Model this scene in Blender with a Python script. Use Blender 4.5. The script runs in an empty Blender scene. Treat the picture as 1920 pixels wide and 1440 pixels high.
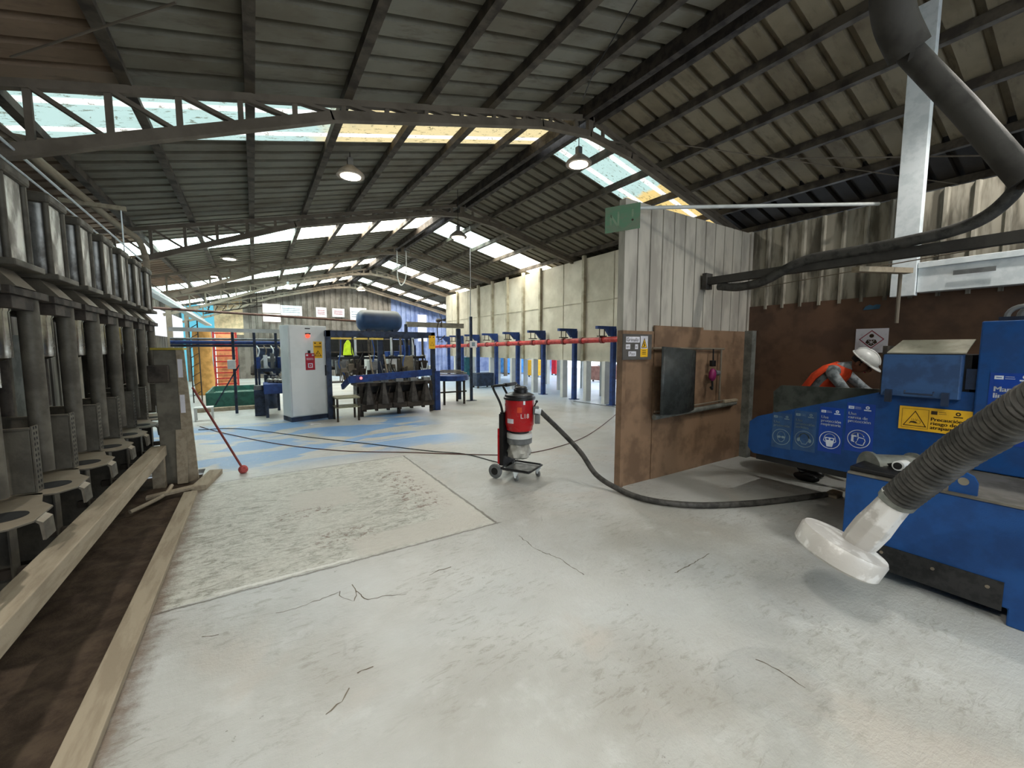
import bpy, bmesh, math, random
from mathutils import Vector, Matrix, Euler
random.seed(7)
R = math.radians
SC = bpy.context.scene
COL = SC.collection

# ------------------------------------------------------------------ camera, world, exposure
F_PX, CAM_H = 760.0, 1.6
PITCH, YAW = R(5.04), R(32.4)
FW = Vector((math.sin(YAW)*math.cos(PITCH), math.cos(YAW)*math.cos(PITCH), -math.sin(PITCH)))
RT = Vector((math.cos(YAW), -math.sin(YAW), 0.0))
UP = RT.cross(FW)
CP = Vector((0, 0, CAM_H))
cam_d = bpy.data.cameras.new('camera'); cam = bpy.data.objects.new('camera', cam_d); COL.objects.link(cam)
cam_d.sensor_width = 36.0; cam_d.lens = F_PX/1920*36.0; cam_d.clip_start = 0.02; cam_d.clip_end = 200
cam.matrix_world = Matrix(((RT.x, UP.x, -FW.x, CP.x), (RT.y, UP.y, -FW.y, CP.y), (RT.z, UP.z, -FW.z, CP.z), (0, 0, 0, 1)))
SC.camera = cam
SC.view_settings.view_transform = 'Standard'; SC.view_settings.look = 'None'
SC.view_settings.exposure = 0.0; SC.view_settings.gamma = 1.0
SC.view_settings.use_curve_mapping = False
SC.cycles.use_denoising = True
SC.cycles.max_bounces = 7; SC.cycles.diffuse_bounces = 4; SC.cycles.glossy_bounces = 3
SC.cycles.sample_clamp_indirect = 6.0
W = bpy.data.worlds.new('world'); SC.world = W; W.use_nodes = True
bg = W.node_tree.nodes['Background']; bg.inputs[0].default_value = (0.80, 0.90, 1.0, 1); bg.inputs[1].default_value = 4.2
LAMP_W = 30.0          # each high-bay lamp
SKY_DIRTY, SKY_CLEAN, SKY_NEAR = 1.1, 15.0, 4.5

def at(px, py, X=None, Y=None, Z=None):
    d = FW + RT*((px-960)/F_PX) - UP*((py-720)/F_PX)
    if X is not None: t = (X-CP.x)/d.x
    elif Y is not None: t = (Y-CP.y)/d.y
    else: t = (Z-CP.z)/d.z
    return CP + d*t

# ------------------------------------------------------------------ materials
def lin(v):
    v = v/255.0
    return v/12.92 if v <= 0.04045 else ((v+0.055)/1.055)**2.4
def C(r, g, b): return (lin(r), lin(g), lin(b), 1)
class G:
    def __init__(s, name):
        s.m = bpy.data.materials.new(name); s.m.use_nodes = True; s.t = s.m.node_tree; s.t.nodes.clear()
        s.out = s.t.nodes.new('ShaderNodeOutputMaterial')
    def n(s, typ, ins=None, **kw):
        nd = s.t.nodes.new(typ)
        for k, v in kw.items(): setattr(nd, k, v)
        for k, v in (ins or {}).items(): s.set(nd.inputs[k], v)
        return nd
    def set(s, sock, v):
        if isinstance(v, bpy.types.NodeSocket): s.t.links.new(v, sock)
        else: sock.default_value = v
    def math(s, op, a, b=0.0, c=None):
        nd = s.n('ShaderNodeMath', operation=op); s.set(nd.inputs[0], a); s.set(nd.inputs[1], b)
        if c is not None: s.set(nd.inputs[2], c)
        return nd.outputs[0]
    def mix(s, f, a, b):
        nd = s.n('ShaderNodeMix', data_type='RGBA'); s.set(nd.inputs[0], f); s.set(nd.inputs[6], a); s.set(nd.inputs[7], b)
        return nd.outputs[2]
    def noise(s, scale, detail=4, rough=0.6, vec=None, dist=0.0):
        nd = s.n('ShaderNodeTexNoise'); nd.inputs['Scale'].default_value = scale; nd.inputs['Detail'].default_value = detail
        nd.inputs['Roughness'].default_value = rough; nd.inputs['Distortion'].default_value = dist
        s.t.links.new(vec if vec is not None else s.co(), nd.inputs['Vector'])
        return nd.outputs['Fac']
    def co(s):
        if not hasattr(s, '_co'): s._co = s.n('ShaderNodeTexCoord').outputs['Object']
        return s._co
    def xyz(s):
        if not hasattr(s, '_x'): s._x = s.n('ShaderNodeSeparateXYZ', {0: s.co()}).outputs
        return s._x
    def scaled(s, v):
        nd = s.n('ShaderNodeVectorMath', {0: s.co()}, operation='MULTIPLY'); nd.inputs[1].default_value = v; return nd.outputs[0]
    def sm(s, v, a, b):      # smoothstep 0..1 between a and b
        nd = s.n('ShaderNodeMapRange', {0: v}, interpolation_type='SMOOTHSTEP'); nd.inputs[1].default_value = a; nd.inputs[2].default_value = b
        return nd.outputs[0]
    def bumpn(s, h, st, d=0.02):
        return s.n('ShaderNodeBump', {'Height': h, 'Strength': st, 'Distance': d}).outputs[0]
    def fin(s, col, rough, metal=0.0, normal=None, spec=0.5, **kw):
        p = s.n('ShaderNodeBsdfPrincipled'); s.set(p.inputs['Base Color'], col); s.set(p.inputs['Roughness'], rough)
        s.set(p.inputs['Metallic'], metal); p.inputs['Specular IOR Level'].default_value = spec
        if normal is not None: s.set(p.inputs['Normal'], normal)
        s.t.links.new(p.outputs[0], s.out.inputs[0]); return s.m
MC = {}
def M(name, col, rough=0.6, metal=0.0, col2=None, scale=5, bump=0.0, bscale=40, lo=0.42, hi=0.62, dust=None, stretch=None, spec=0.4):
    if name in MC: return MC[name]
    g = G(name)
    c1 = C(*col); c2 = C(*col2) if col2 else tuple(x*0.72 for x in c1[:3]) + (1,)
    v = g.scaled(stretch) if stretch else g.co()
    f = g.sm(g.noise(scale, vec=v), lo, hi)
    cc = g.mix(f, c1, c2)
    if dust:
        nz = g.n('ShaderNodeSeparateXYZ', {0: g.n('ShaderNodeNewGeometry').outputs['Normal']}).outputs[2]
        cc = g.mix(g.math('MULTIPLY', g.sm(nz, 0.25, 0.85), 0.85), cc, C(*dust))
    nm = g.bumpn(g.noise(bscale, 3), bump, 0.004) if bump else None
    r = g.math('ADD', g.math('MULTIPLY', f, 0.15), rough-0.05)
    MC[name] = g.fin(cc, r, metal, nm, spec)
    return MC[name]
def EM(name, col, st):
    if name in MC: return MC[name]
    g = G(name); e = g.n('ShaderNodeEmission', {0: C(*col), 1: st}); g.t.links.new(e.outputs[0], g.out.inputs[0]); MC[name] = g.m; return g.m

# ------------------------------------------------------------------ mesh builder
class MB:
    def __init__(s): s.v = []; s.f = []; s.mi = []; s.cur = 0
    def face(s, ids): s.f.append(tuple(ids)); s.mi.append(s.cur)
    def add(s, vs, fs):
        o = len(s.v); s.v += [Vector(p) for p in vs]
        for f in fs: s.face([i+o for i in f])
        return s
    def box(s, x0, x1, y0, y1, z0, z1, m=None):
        vs = [Vector((x, y, z)) for z in (z0, z1) for x, y in ((x0, y0), (x1, y0), (x1, y1), (x0, y1))]
        if m is not None: vs = [m @ p for p in vs]
        return s.add(vs, [(3, 2, 1, 0), (4, 5, 6, 7), (0, 1, 5, 4), (1, 2, 6, 5), (2, 3, 7, 6), (3, 0, 4, 7)])
    def bar(s, a, b, w, h, up=(0, 0, 1)):       # rectangular bar from a to b, w sideways, h along up
        a, b = Vector(a), Vector(b); d = (b-a).normalized(); u = Vector(up)
        if abs(d.dot(u)) > 0.98: u = Vector((0, 1, 0))
        sd = d.cross(u).normalized()*(w/2); uu = sd.normalized().cross(d)*(h/2)
        vs = [p+q for p in (a, b) for q in (-sd-uu, sd-uu, sd+uu, -sd+uu)]
        return s.add(vs, [(0, 1, 2, 3), (7, 6, 5, 4), (0, 4, 5, 1), (1, 5, 6, 2), (2, 6, 7, 3), (3, 7, 4, 0)])
    def tube(s, pts, r, n=10, caps=True):
        pts = [Vector(p) for p in pts]; N = len(pts)
        rr = r if isinstance(r, (list, tuple)) else [r]*N
        t0 = (pts[1]-pts[0]).normalized(); u = t0.orthogonal().normalized(); o = len(s.v)
        for i, p in enumerate(pts):
            t = (pts[min(i+1, N-1)]-pts[max(i-1, 0)]).normalized()
            u = (u-t*u.dot(t)).normalized(); w = t.cross(u)
            for k in range(n):
                a = 2*math.pi*k/n; s.v.append(p+(u*math.cos(a)+w*math.sin(a))*rr[i])
        for i in range(N-1):
            for k in range(n):
                a, b = o+i*n+k, o+i*n+(k+1) % n; s.face((a, b, b+n, a+n))
        if caps: s.face([o+k for k in range(n)][::-1]); s.face([o+(N-1)*n+k for k in range(n)])
        return s
    def cyl(s, a, b, r, r2=None, n=16): return s.tube([a, b], [r, r if r2 is None else r2], n)
    def lathe(s, prof, o=(0, 0, 0), ax=(0, 0, 1), n=24, squash=None):   # prof [(r,h)..]
        o = Vector(o); ax = Vector(ax).normalized(); u = ax.orthogonal().normalized()
        if abs(ax.z) > 0.99: u = Vector((1, 0, 0))
        w = ax.cross(u); b0 = len(s.v)
        for r, h in prof:
            for k in range(n):
                a = 2*math.pi*k/n; s.v.append(o+ax*h+(u*math.cos(a)+w*math.sin(a))*max(r, 1e-4))
        for i in range(len(prof)-1):
            for k in range(n):
                a, b = b0+i*n+k, b0+i*n+(k+1) % n; s.face((a, b, b+n, a+n))
        s.face([b0+k for k in range(n)][::-1]); s.face([b0+(len(prof)-1)*n+k for k in range(n)])
        return s
    def prism(s, poly, vec):                     # polygon extruded along vec
        poly = [Vector(p) for p in poly]; vec = Vector(vec); n = len(poly)
        return s.add(poly+[p+vec for p in poly], [tuple(range(n))[::-1], tuple(range(n, 2*n))] + [(i, (i+1) % n, (i+1) % n+n, i+n) for i in range(n)])
    def ell(s, c, rx, ry, rz, rot=None, n=16, m=10, zmin=-1.0):
        prof = []
        a0 = math.asin(zmin)
        vs = []; c = Vector(c); o = len(s.v)
        for i in range(m+1):
            a = a0+(math.pi/2-a0)*i/m
            for k in range(n):
                b = 2*math.pi*k/n; p = Vector((rx*math.cos(a)*math.cos(b), ry*math.cos(a)*math.sin(b), rz*math.sin(a)))
                s.v.append(c+(rot @ p if rot is not None else p))
        for i in range(m):
            for k in range(n):
                a, b = o+i*n+k, o+i*n+(k+1) % n; s.face((a, b, b+n, a+n))
        s.face([o+k for k in range(n)][::-1])
        return s
    def build(s, name, mat, parent=None, org=None, smooth=False, bevel=0.0, solid=0.0, subsurf=0, merge=False):
        if parent is not None: org = ORG.get(parent.name, Vector((0, 0, 0)))
        elif org is None:
            xs = [p.x for p in s.v]; ys = [p.y for p in s.v]; org = Vector(((min(xs)+max(xs))/2, (min(ys)+max(ys))/2, min(p.z for p in s.v)))
        org = Vector(org)
        me = bpy.data.meshes.new(name); me.from_pydata([p-org for p in s.v], [], s.f)
        mats = mat if isinstance(mat, (list, tuple)) else [mat]
        for m_ in mats: me.materials.append(m_)
        if len(mats) > 1: me.polygons.foreach_set('material_index', s.mi)
        if merge:
            bm = bmesh.new(); bm.from_mesh(me); bmesh.ops.remove_doubles(bm, verts=bm.verts, dist=1e-4); bm.to_mesh(me); bm.free()
        if smooth is not False:
            me.polygons.foreach_set('use_smooth', [True]*len(me.polygons))
            if not subsurf: me.set_sharp_from_angle(angle=R(40 if smooth is True else smooth))
        me.update()
        o = bpy.data.objects.new(name, me); COL.objects.link(o); ORG[o.name] = org
        if parent is not None: o.parent = parent
        else: o.location = org
        if bevel:
            b = o.modifiers.new('bevel', 'BEVEL'); b.width = bevel; b.segments = 2; b.limit_method = 'ANGLE'; b.angle_limit = R(35)
        if solid:
            b = o.modifiers.new('solid', 'SOLIDIFY'); b.thickness = solid; b.offset = 0
        if subsurf:
            b = o.modifiers.new('sub', 'SUBSURF'); b.levels = subsurf; b.render_levels = subsurf
        return o
ORG = {}
def tag(o, label=None, cat=None, group=None, kind=None):
    if label: o['label'] = label
    if cat: o['category'] = cat
    if group: o['group'] = group
    if kind: o['kind'] = kind
    return o
def thing(name, label, cat, loc, group=None):
    o = bpy.data.objects.new(name, None); COL.objects.link(o); o.location = loc; o.empty_display_size = 0.1
    ORG[o.name] = Vector(loc); return tag(o, label, cat, group)
def copy_tree(o, parent=None):
    c = o.copy(); COL.objects.link(c)
    if parent is not None: c.parent = parent
    ORG[c.name] = ORG.get(o.name, Vector((0, 0, 0)))
    for ch in list(o.children):
        copy_tree(ch, c)
    return c
def struct(o): o['kind'] = 'structure'; return o
_tc = {}
def text_geo(s_):
    if s_ in _tc: return _tc[s_]
    cu = bpy.data.curves.new('t', 'FONT'); cu.body = s_; cu.size = 1.0; cu.resolution_u = 3
    ob = bpy.data.objects.new('t', cu); COL.objects.link(ob)
    bpy.context.view_layer.update()
    me = bpy.data.meshes.new_from_object(ob.evaluated_get(bpy.context.evaluated_depsgraph_get()))
    _tc[s_] = ([v.co.copy() for v in me.vertices], [tuple(p.vertices) for p in me.polygons])
    bpy.data.objects.remove(ob); bpy.data.curves.remove(cu); bpy.data.meshes.remove(me)
    return _tc[s_]
class Decal:                                     # flat printed sheet: o = lower-left corner, u right, v up
    def __init__(s, o, u, v, w, h, th=0.002):
        s.o = Vector(o); s.u = Vector(u).normalized(); s.v_ = Vector(v).normalized(); s.n = s.u.cross(s.v_).normalized()
        s.w, s.h, s.th = w, h, th; s.mb = MB(); s.mats = []
    def mat(s, m):
        if m not in s.mats: s.mats.append(m)
        s.mb.cur = s.mats.index(m)
    def P(s, x, y, k): return s.o+s.u*x+s.v_*y+s.n*(s.th+0.0006*k)
    def sheet(s, m, r=0.0):
        s.mat(m); s.mb.prism([s.o, s.o+s.u*s.w, s.o+s.u*s.w+s.v_*s.h, s.o+s.v_*s.h], s.n*s.th); return s
    def poly(s, m, pts, k=1): s.mat(m); s.mb.add([s.P(x, y, k) for x, y in pts], [tuple(range(len(pts)))]); return s
    def rect(s, m, x0, y0, x1, y1, k=1): return s.poly(m, [(x0, y0), (x1, y0), (x1, y1), (x0, y1)], k)
    def disc(s, m, cx, cy, r, k=1, ry=None, a0=0, a1=360, n=24):
        ry = ry or r; return s.poly(m, [(cx+r*math.cos(R(a0+(a1-a0)*i/n)), cy+ry*math.sin(R(a0+(a1-a0)*i/n))) for i in range(n if a1-a0 == 360 else n+1)], k)
    def line(s, m, pts, w, k=2, close=False):
        pts = [Vector((x, y)) for x, y in pts]; n = len(pts); rng = range(n if close else n-1)
        for i in rng:
            a, b = pts[i], pts[(i+1) % n]; d = (b-a).normalized(); q = Vector((-d.y, d.x))*w/2; e = d*w/2
            s.poly(m, [(a-e-q)[:], (b+e-q)[:], (b+e+q)[:], (a-e+q)[:]], k)
        return s
    def ring(s, m, cx, cy, r, w, k=2, ry=None, n=28):
        ry = ry or r; s.mat(m)
        o = [s.P(cx+r*math.cos(2*math.pi*i/n), cy+ry*math.sin(2*math.pi*i/n), k) for i in range(n)]
        q = [s.P(cx+(r-w)*math.cos(2*math.pi*i/n), cy+(ry-w)*math.sin(2*math.pi*i/n), k) for i in range(n)]
        s.mb.add(o+q, [(i, (i+1) % n, (i+1) % n+n, i+n) for i in range(n)]); return s
    def text(s, m, t, x, y, size, k=2, bold=0.0, maxw=None):
        vs, fs = text_geo(t); s.mat(m)
        mx = max(v.x for v in vs) or 1; sx = size if not maxw or mx*size < maxw else maxw/mx
        for dx in ((0, bold, -bold) if bold else (0,)):
            s.mb.add([s.P(x+v.x*sx+dx, y+v.y*size, k+(0.1 if dx else 0)) for v in vs], fs)
        return s
    def build(s, name, parent=None): return s.mb.build(name, s.mats, parent)

# ------------------------------------------------------------------ palette
m_steel = M('dusty steel', (116, 106, 92), 0.7, 0.0, (102, 93, 80), 2.5, 0.3, 60, dust=(120, 108, 92))
m_darksteel = M('dark roof steel', (62, 54, 46), 0.75, 0.0, (40, 35, 30), 6, 0.2, 60)
m_purlin = M('purlin steel', (84, 76, 64), 0.75, 0.0, (56, 49, 42), 3, 0.2, 50)
m_galv = M('galvanised sheet', (228, 234, 236), 0.45, 0.05, (212, 220, 222), 9, 0.1, 80)
m_drum = M('weathered zinc', (128, 130, 124), 0.5, 0.3, (100, 102, 96), 5)
m_white = M('white paint', (205, 207, 204), 0.45, 0, (190, 192, 188), 3)
m_cabwhite = M('cabinet paint', (208, 211, 209), 0.5, 0, (198, 202, 200), 1.5)
m_blue = M('machine blue', (14, 66, 124), 0.42, 0, (12, 58, 112), 7, 0.25, 150)
m_blue2 = M('line blue', (26, 58, 118), 0.5, 0, (24, 46, 96), 6)
m_navy = M('navy frame', (34, 48, 72), 0.55, 0, (24, 32, 48), 6)
m_black = M('black plastic', (24, 24, 25), 0.45, 0, (16, 16, 17), 8)
m_rubber = M('black rubber', (34, 34, 34), 0.7, 0, (24, 24, 24), 20, 0.3, 90)
m_grey = M('mid grey plastic', (110, 112, 112), 0.5, 0, (92, 94, 94), 8)
m_red = M('red enamel', (178, 22, 30), 0.3, 0, (160, 18, 26), 4)
m_redrail = M('red rail', (176, 48, 44), 0.5, 0, (140, 36, 34), 9)
m_yellow = M('yellow vinyl', (226, 176, 36), 0.5, 0, (214, 164, 34), 6)
m_ywline = M('pale yellow bar', (226, 196, 90), 0.5)
m_sblue = M('sticker blue', (20, 62, 148), 0.35, 0, (18, 56, 134), 5)
m_sfade = M('faded sticker blue', (44, 78, 118), 0.5, 0, (36, 66, 104), 5)
m_print = M('white print', (205, 212, 222), 0.5)
m_fprint = M('faded print', (120, 140, 150), 0.6)
m_ink = M('dark print', (52, 34, 12), 0.6)
m_paper = M('white card', (215, 212, 218), 0.6)
m_pink = M('red print', (150, 40, 60), 0.6)
m_sred = M('crimson sticker', (168, 28, 48), 0.45)
m_wood = M('dusty timber', (152, 140, 120), 0.85, 0, (136, 124, 105), 3, 0.4, 60, stretch=(5, 0.8, 5))
m_brown = M('brown board', (134, 108, 86), 0.38, 0, (106, 84, 66), 2.5, 0.15, 20)
m_brown2 = M('dark brown board', (98, 74, 58), 0.45, 0, (78, 58, 46), 2.5, 0.15, 20)
m_press = M('dusty press metal', (92, 87, 76), 0.6, 0.2, (74, 69, 60), 4, 0.3, 70, dust=(136, 125, 108))
m_barrel = M('brushed alloy', (150, 149, 144), 0.34, 0.7, (86, 82, 76), 3, 0.2, 60, stretch=(2, 2, 1.2))
m_chrome = M('polished tube', (170, 165, 150), 0.18, 0.95, (130, 124, 112), 5)
m_cream = M('oven sheet', (206, 200, 182), 0.6, 0.0, (182, 175, 156), 1.4, 0.2, 5, lo=0.35, hi=0.7)
m_creamrib = M('oven rib', (178, 171, 150), 0.6, 0, (150, 142, 122), 3)
m_post = M('grey post paint', (206, 208, 205), 0.45, 0, (190, 192, 190), 1.5)
m_green = M('green tank paint', (44, 96, 84), 0.5, 0, (34, 78, 68), 5)
m_signgreen = M('faded green sheet', (84, 122, 92), 0.6, 0, (104, 118, 96), 8)
m_orange = M('orange louvre paint', (214, 110, 50), 0.6, 0, (190, 92, 44), 4)
m_column = M('ochre fabric', (202, 152, 84), 0.8)
m_skin = M('skin', (120, 78, 58), 0.6)
m_vest = M('orange vest', (228, 74, 34), 0.7)
m_shirt = M('grey shirt', (150, 156, 160), 0.8, 0, (100, 106, 110), 14)
m_trouser = M('dark blue trousers', (22, 26, 40), 0.8)
m_helmet = M('white helmet shell', (216, 216, 214), 0.35)
m_hair = M('dark hair', (26, 20, 18), 0.7)
m_hose = M('dusty hose', (70, 68, 64), 0.6, 0, (46, 45, 42), 10, 0.3, 60)
m_duct = M('sooty duct', (66, 63, 58), 0.8, 0, (56, 53, 49), 3, 0.3, 80)
m_headalu = M('cast alloy splashed white', (176, 172, 166), 0.45, 0.1, (206, 204, 200), 7, 0.35, 40, lo=0.47, hi=0.56)

# ------------------------------------------------------------------ floor
def floor_mat():
    g = G('worn grey floor paint'); x, y, z = g.xyz()
    n1 = g.noise(0.7, 5, 0.6); n2 = g.noise(3.2, 6, 0.65); n3 = g.noise(38, 4, 0.7); n4 = g.noise(11, 5, 0.7)
    def box(x0, x1, y0, y1, e=0.02):
        a = g.math('MULTIPLY', g.sm(x, x0-e, x0+e), g.math('SUBTRACT', 1.0, g.sm(x, x1-e, x1+e)))
        b = g.math('MULTIPLY', g.sm(y, y0-e, y0+e), g.math('SUBTRACT', 1.0, g.sm(y, y1-e, y1+e)))
        return g.math('MULTIPLY', a, b)
    col = g.mix(g.sm(n1, 0.35, 0.68), C(183, 184, 180), C(158, 156, 148))
    col = g.mix(g.math('MULTIPLY', g.sm(n2, 0.52, 0.74), 0.5), col, C(196, 198, 195))
    n6 = g.noise(0.45, 3, 0.5, None, 0.4)
    col = g.mix(g.math('MULTIPLY', g.sm(n6, 0.45, 0.62), 0.35), col, C(172, 177, 178))
    col = g.mix(g.math('MULTIPLY', g.sm(g.noise(0.8, 4, 0.6, g.scaled((1.0, 0.6, 1)), 1.0), 0.52, 0.66), 0.45), col, C(182, 172, 160))
    streak = g.noise(26, 6, 0.75, g.scaled((0.35, 1, 1)), 0.6)
    wear = g.math('MULTIPLY', g.sm(streak, 0.50, 0.64), g.sm(g.noise(1.3, 4, 0.6), 0.44, 0.58))
    col = g.mix(g.math('MULTIPLY', wear, 0.55), col, C(128, 124, 112))
    spots = g.math('MULTIPLY', g.sm(g.noise(16, 6, 0.85), 0.62, 0.66), g.sm(g.noise(0.9, 3), 0.5, 0.58))
    col = g.mix(g.math('MULTIPLY', spots, 0.8), col, C(96, 90, 76))
    # rough, unpainted slab beside the trench
    slab = box(-0.75, 1.80, 3.13, 5.85, 0.015)
    n5 = g.noise(16, 7, 0.8, g.scaled((0.45, 1.0, 1)), 1.2)
    rough_c = g.mix(g.sm(n5, 0.42, 0.66), C(190, 190, 180), C(128, 125, 112))
    rough_c = g.mix(g.math('MULTIPLY', g.sm(n1, 0.45, 0.6), 0.45), rough_c, C(196, 194, 184))
    rough_c = g.mix(g.math('MULTIPLY', g.sm(n3, 0.5, 0.7), 0.35), rough_c, C(120, 114, 100))
    col = g.mix(slab, col, rough_c)
    patch = g.math('MAXIMUM', box(0.25, 0.85, 4.35, 4.95, 0.05), g.math('MAXIMUM', box(0.6, 1.78, 3.15, 3.5, 0.05), box(1.45, 1.8, 3.4, 5.6, 0.12)))
    col = g.mix(g.math('MULTIPLY', patch, 0.85), col, C(184, 180, 170))
    rust = g.math('MULTIPLY', g.sm(g.noise(12, 6, 0.8), 0.52, 0.58), g.math('MAXIMUM', box(1.2, 1.62, 3.75, 5.2, 0.12), g.math('MAXIMUM', box(0.35, 0.8, 3.45, 3.75, 0.12), box(0.1, 0.6, 4.2, 4.4, 0.08))))
    col = g.mix(g.math('MULTIPLY', rust, 0.85), col, C(98, 66, 42))
    # blue paint left over beyond the slab
    bl = g.math('MULTIPLY', box(-3, 3.1, 6.35, 10.2, 0.45), g.sm(g.noise(0.9, 3, 0.5, g.scaled((0.7, 1.5, 1)), 0.6), 0.46, 0.50))
    bl = g.math('MULTIPLY', bl, g.math('SUBTRACT', 1.0, g.math('MULTIPLY', g.sm(n4, 0.55, 0.7), 0.5)))
    col = g.mix(g.math('MULTIPLY', bl, 0.9), col, C(96, 142, 188))
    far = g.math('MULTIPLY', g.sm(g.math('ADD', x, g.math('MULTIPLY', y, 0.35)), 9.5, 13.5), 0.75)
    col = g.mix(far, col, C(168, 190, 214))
    # joints and cracks
    def joint(v, c, w): return g.math('SUBTRACT', 1.0, g.sm(g.math('ABSOLUTE', g.math('SUBTRACT', v, c)), w*0.5, w))
    wob = g.math('MULTIPLY', g.math('SUBTRACT', n4, 0.5), 0.05)
    yw = g.math('ADD', y, wob); xw = g.math('ADD', x, wob)
    j = g.math('MULTIPLY', joint(yw, 3.11, 0.014), box(-0.7, 1.85, 2.8, 3.4))
    j = g.math('MAXIMUM', j, g.math('MULTIPLY', joint(xw, 1.81, 0.014), box(1.5, 2.0, 3.1, 5.9)))
    j = g.math('MAXIMUM', j, g.math('MULTIPLY', joint(yw, 5.88, 0.012), box(-0.7, 1.85, 5.6, 6.0)))
    vor = g.n('ShaderNodeTexVoronoi', {'Vector': g.n('ShaderNodeVectorMath', {0: g.co(), 1: g.n('ShaderNodeTexNoise', {'Scale': 2.0, 'Vector': g.co()}).outputs['Color']}, operation='ADD').outputs[0], 'Scale': 0.9}, feature='DISTANCE_TO_EDGE').outputs['Distance']
    crack = g.math('MULTIPLY', g.math('SUBTRACT', 1.0, g.sm(vor, 0.004, 0.014)), g.sm(n1, 0.5, 0.6))
    j = g.math('MAXIMUM', j, g.math('MULTIPLY', crack, g.math('MULTIPLY', box(0.2, 2.4, 2.2, 3.0, 0.3), 0.6)))
    col = g.mix(g.math('MULTIPLY', j, 0.75), col, C(92, 84, 72))
    light = g.math('MULTIPLY', joint(yw, 3.16, 0.02), box(-0.3, 0.6, 2.8, 3.4, 0.1))
    col = g.mix(g.math('MULTIPLY', light, 0.8), col, C(214, 214, 208))
    edge = g.math('MULTIPLY', g.math('SUBTRACT', 1.0, g.sm(g.math('ADD', x, g.math('MULTIPLY', n4, 0.22)), -0.5, -0.36)), g.math('SUBTRACT', 1.0, g.sm(y, 5.6, 5.9)))
    col = g.mix(g.math('MULTIPLY', edge, 0.85), col, C(98, 78, 60))
    h = g.math('ADD', g.math('MULTIPLY', g.math('ADD', n3, streak), 0.35), g.math('MULTIPLY', g.math('MULTIPLY', n4, 1.0), g.math('ADD', 0.25, g.math('MULTIPLY', slab, 1.1))))
    h = g.math('SUBTRACT', g.math('ADD', h, g.math('MULTIPLY', g.noise(1.8, 3), 1.0)), g.math('MULTIPLY', j, 0.6))
    rr = g.math('ADD', 0.20, g.math('ADD', g.math('MULTIPLY', n2, 0.28), g.math('MULTIPLY', slab, 0.15)))
    return g.fin(col, rr, 0.0, g.bumpn(h, 0.8, 0.014), 0.5)
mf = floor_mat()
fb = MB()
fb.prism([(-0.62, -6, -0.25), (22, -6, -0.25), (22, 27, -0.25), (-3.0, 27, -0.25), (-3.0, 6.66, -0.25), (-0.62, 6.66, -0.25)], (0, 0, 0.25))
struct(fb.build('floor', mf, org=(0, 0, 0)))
m_crack = M('crack dirt', (112, 104, 90), 0.9, 0, (88, 78, 64), 9)
def crack(px, w, seed):
    rn = random.Random(seed); P_ = [at(x, y, Z=0.0) for x, y in px]; L_, R_ = [], []
    pts = []
    for a, b in zip(P_, P_[1:]):
        n_ = max(2, int((b-a).length/0.025)); pts += [a.lerp(b, i/n_)+Vector((rn.uniform(-1, 1), rn.uniform(-1, 1), 0))*0.007 for i in range(n_)]
    pts.append(P_[-1]); mb = MB(); n_ = len(pts)
    for i, p in enumerate(pts):
        t = (pts[min(i+1, n_-1)]-pts[max(i-1, 0)]).normalized(); q = Vector((-t.y, t.x, 0))*w*(0.35+0.65*rn.random())
        mb.v += [Vector((p.x, p.y, 0.0012))+q, Vector((p.x, p.y, 0.0012))-q]
    for i in range(n_-1): mb.face((2*i, 2*i+1, 2*i+3, 2*i+2))
    struct(mb.build('floor_crack', m_crack, org=(0, 0, 0)))
crack([(519, 1150), (547, 1143), (598, 1125), (636, 1110)], 0.0035, 1)
crack([(636, 1110), (640, 1121), (664, 1127), (669, 1108), (660, 1096)], 0.0035, 2)
crack([(669, 1108), (688, 1125), (725, 1117), (762, 1114)], 0.0035, 3)
crack([(805, 1078), (822, 1070), (846, 1063)], 0.005, 4)
crack([(973, 1005), (1005, 1030), (1050, 1048), (1095, 1078)], 0.004, 5)
crack([(1265, 1075), (1290, 1062), (1330, 1038)], 0.004, 6)
crack([(1415, 1235), (1460, 1255), (1510, 1290)], 0.004, 7)
crack([(380, 1195), (410, 1190)], 0.004, 8)
crack([(670, 1262), (700, 1250)], 0.005, 9)
crack([(610, 1340), (640, 1315), (655, 1290)], 0.004, 10)
# trench of dark earth
gb = MB(); nx, ny = 90, 380
from mathutils import noise as _nz
def hz(x, y): return -0.055 + 0.030*max(0.0, _nz.fractal(Vector((x*2.4+y*1.5, y*2.0, 0.3)), 0.9, 2.1, 5)) - 0.018*abs(_nz.noise(Vector((x*3+y*2, y*3-x, 2.0)))) + 0.014*math.sin(3.1*y+5*x)+0.010*math.sin(7.7*y-11*x)+0.006*math.sin(23*y+17*x)
vs = [(-3.0+(2.39)*i/nx, -6+12.65*j/ny, hz(-3.0+2.39*i/nx, -6+12.65*j/ny)) for j in range(ny+1) for i in range(nx+1)]
gb.add(vs, [(j*(nx+1)+i, j*(nx+1)+i+1, (j+1)*(nx+1)+i+1, (j+1)*(nx+1)+i) for j in range(ny) for i in range(nx)])
g = G('trench earth'); n = g.noise(7, 6, 0.7)
mdirt = g.fin(g.mix(g.sm(n, 0.35, 0.65), C(82, 70, 58), C(60, 50, 42)), 0.95, 0, g.bumpn(g.noise(45, 5, 0.75), 0.6, 0.01), 0.1)
tag(gb.build('floor_trench', mdirt, org=(0, 0, 0), smooth=True), kind='structure')

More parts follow.
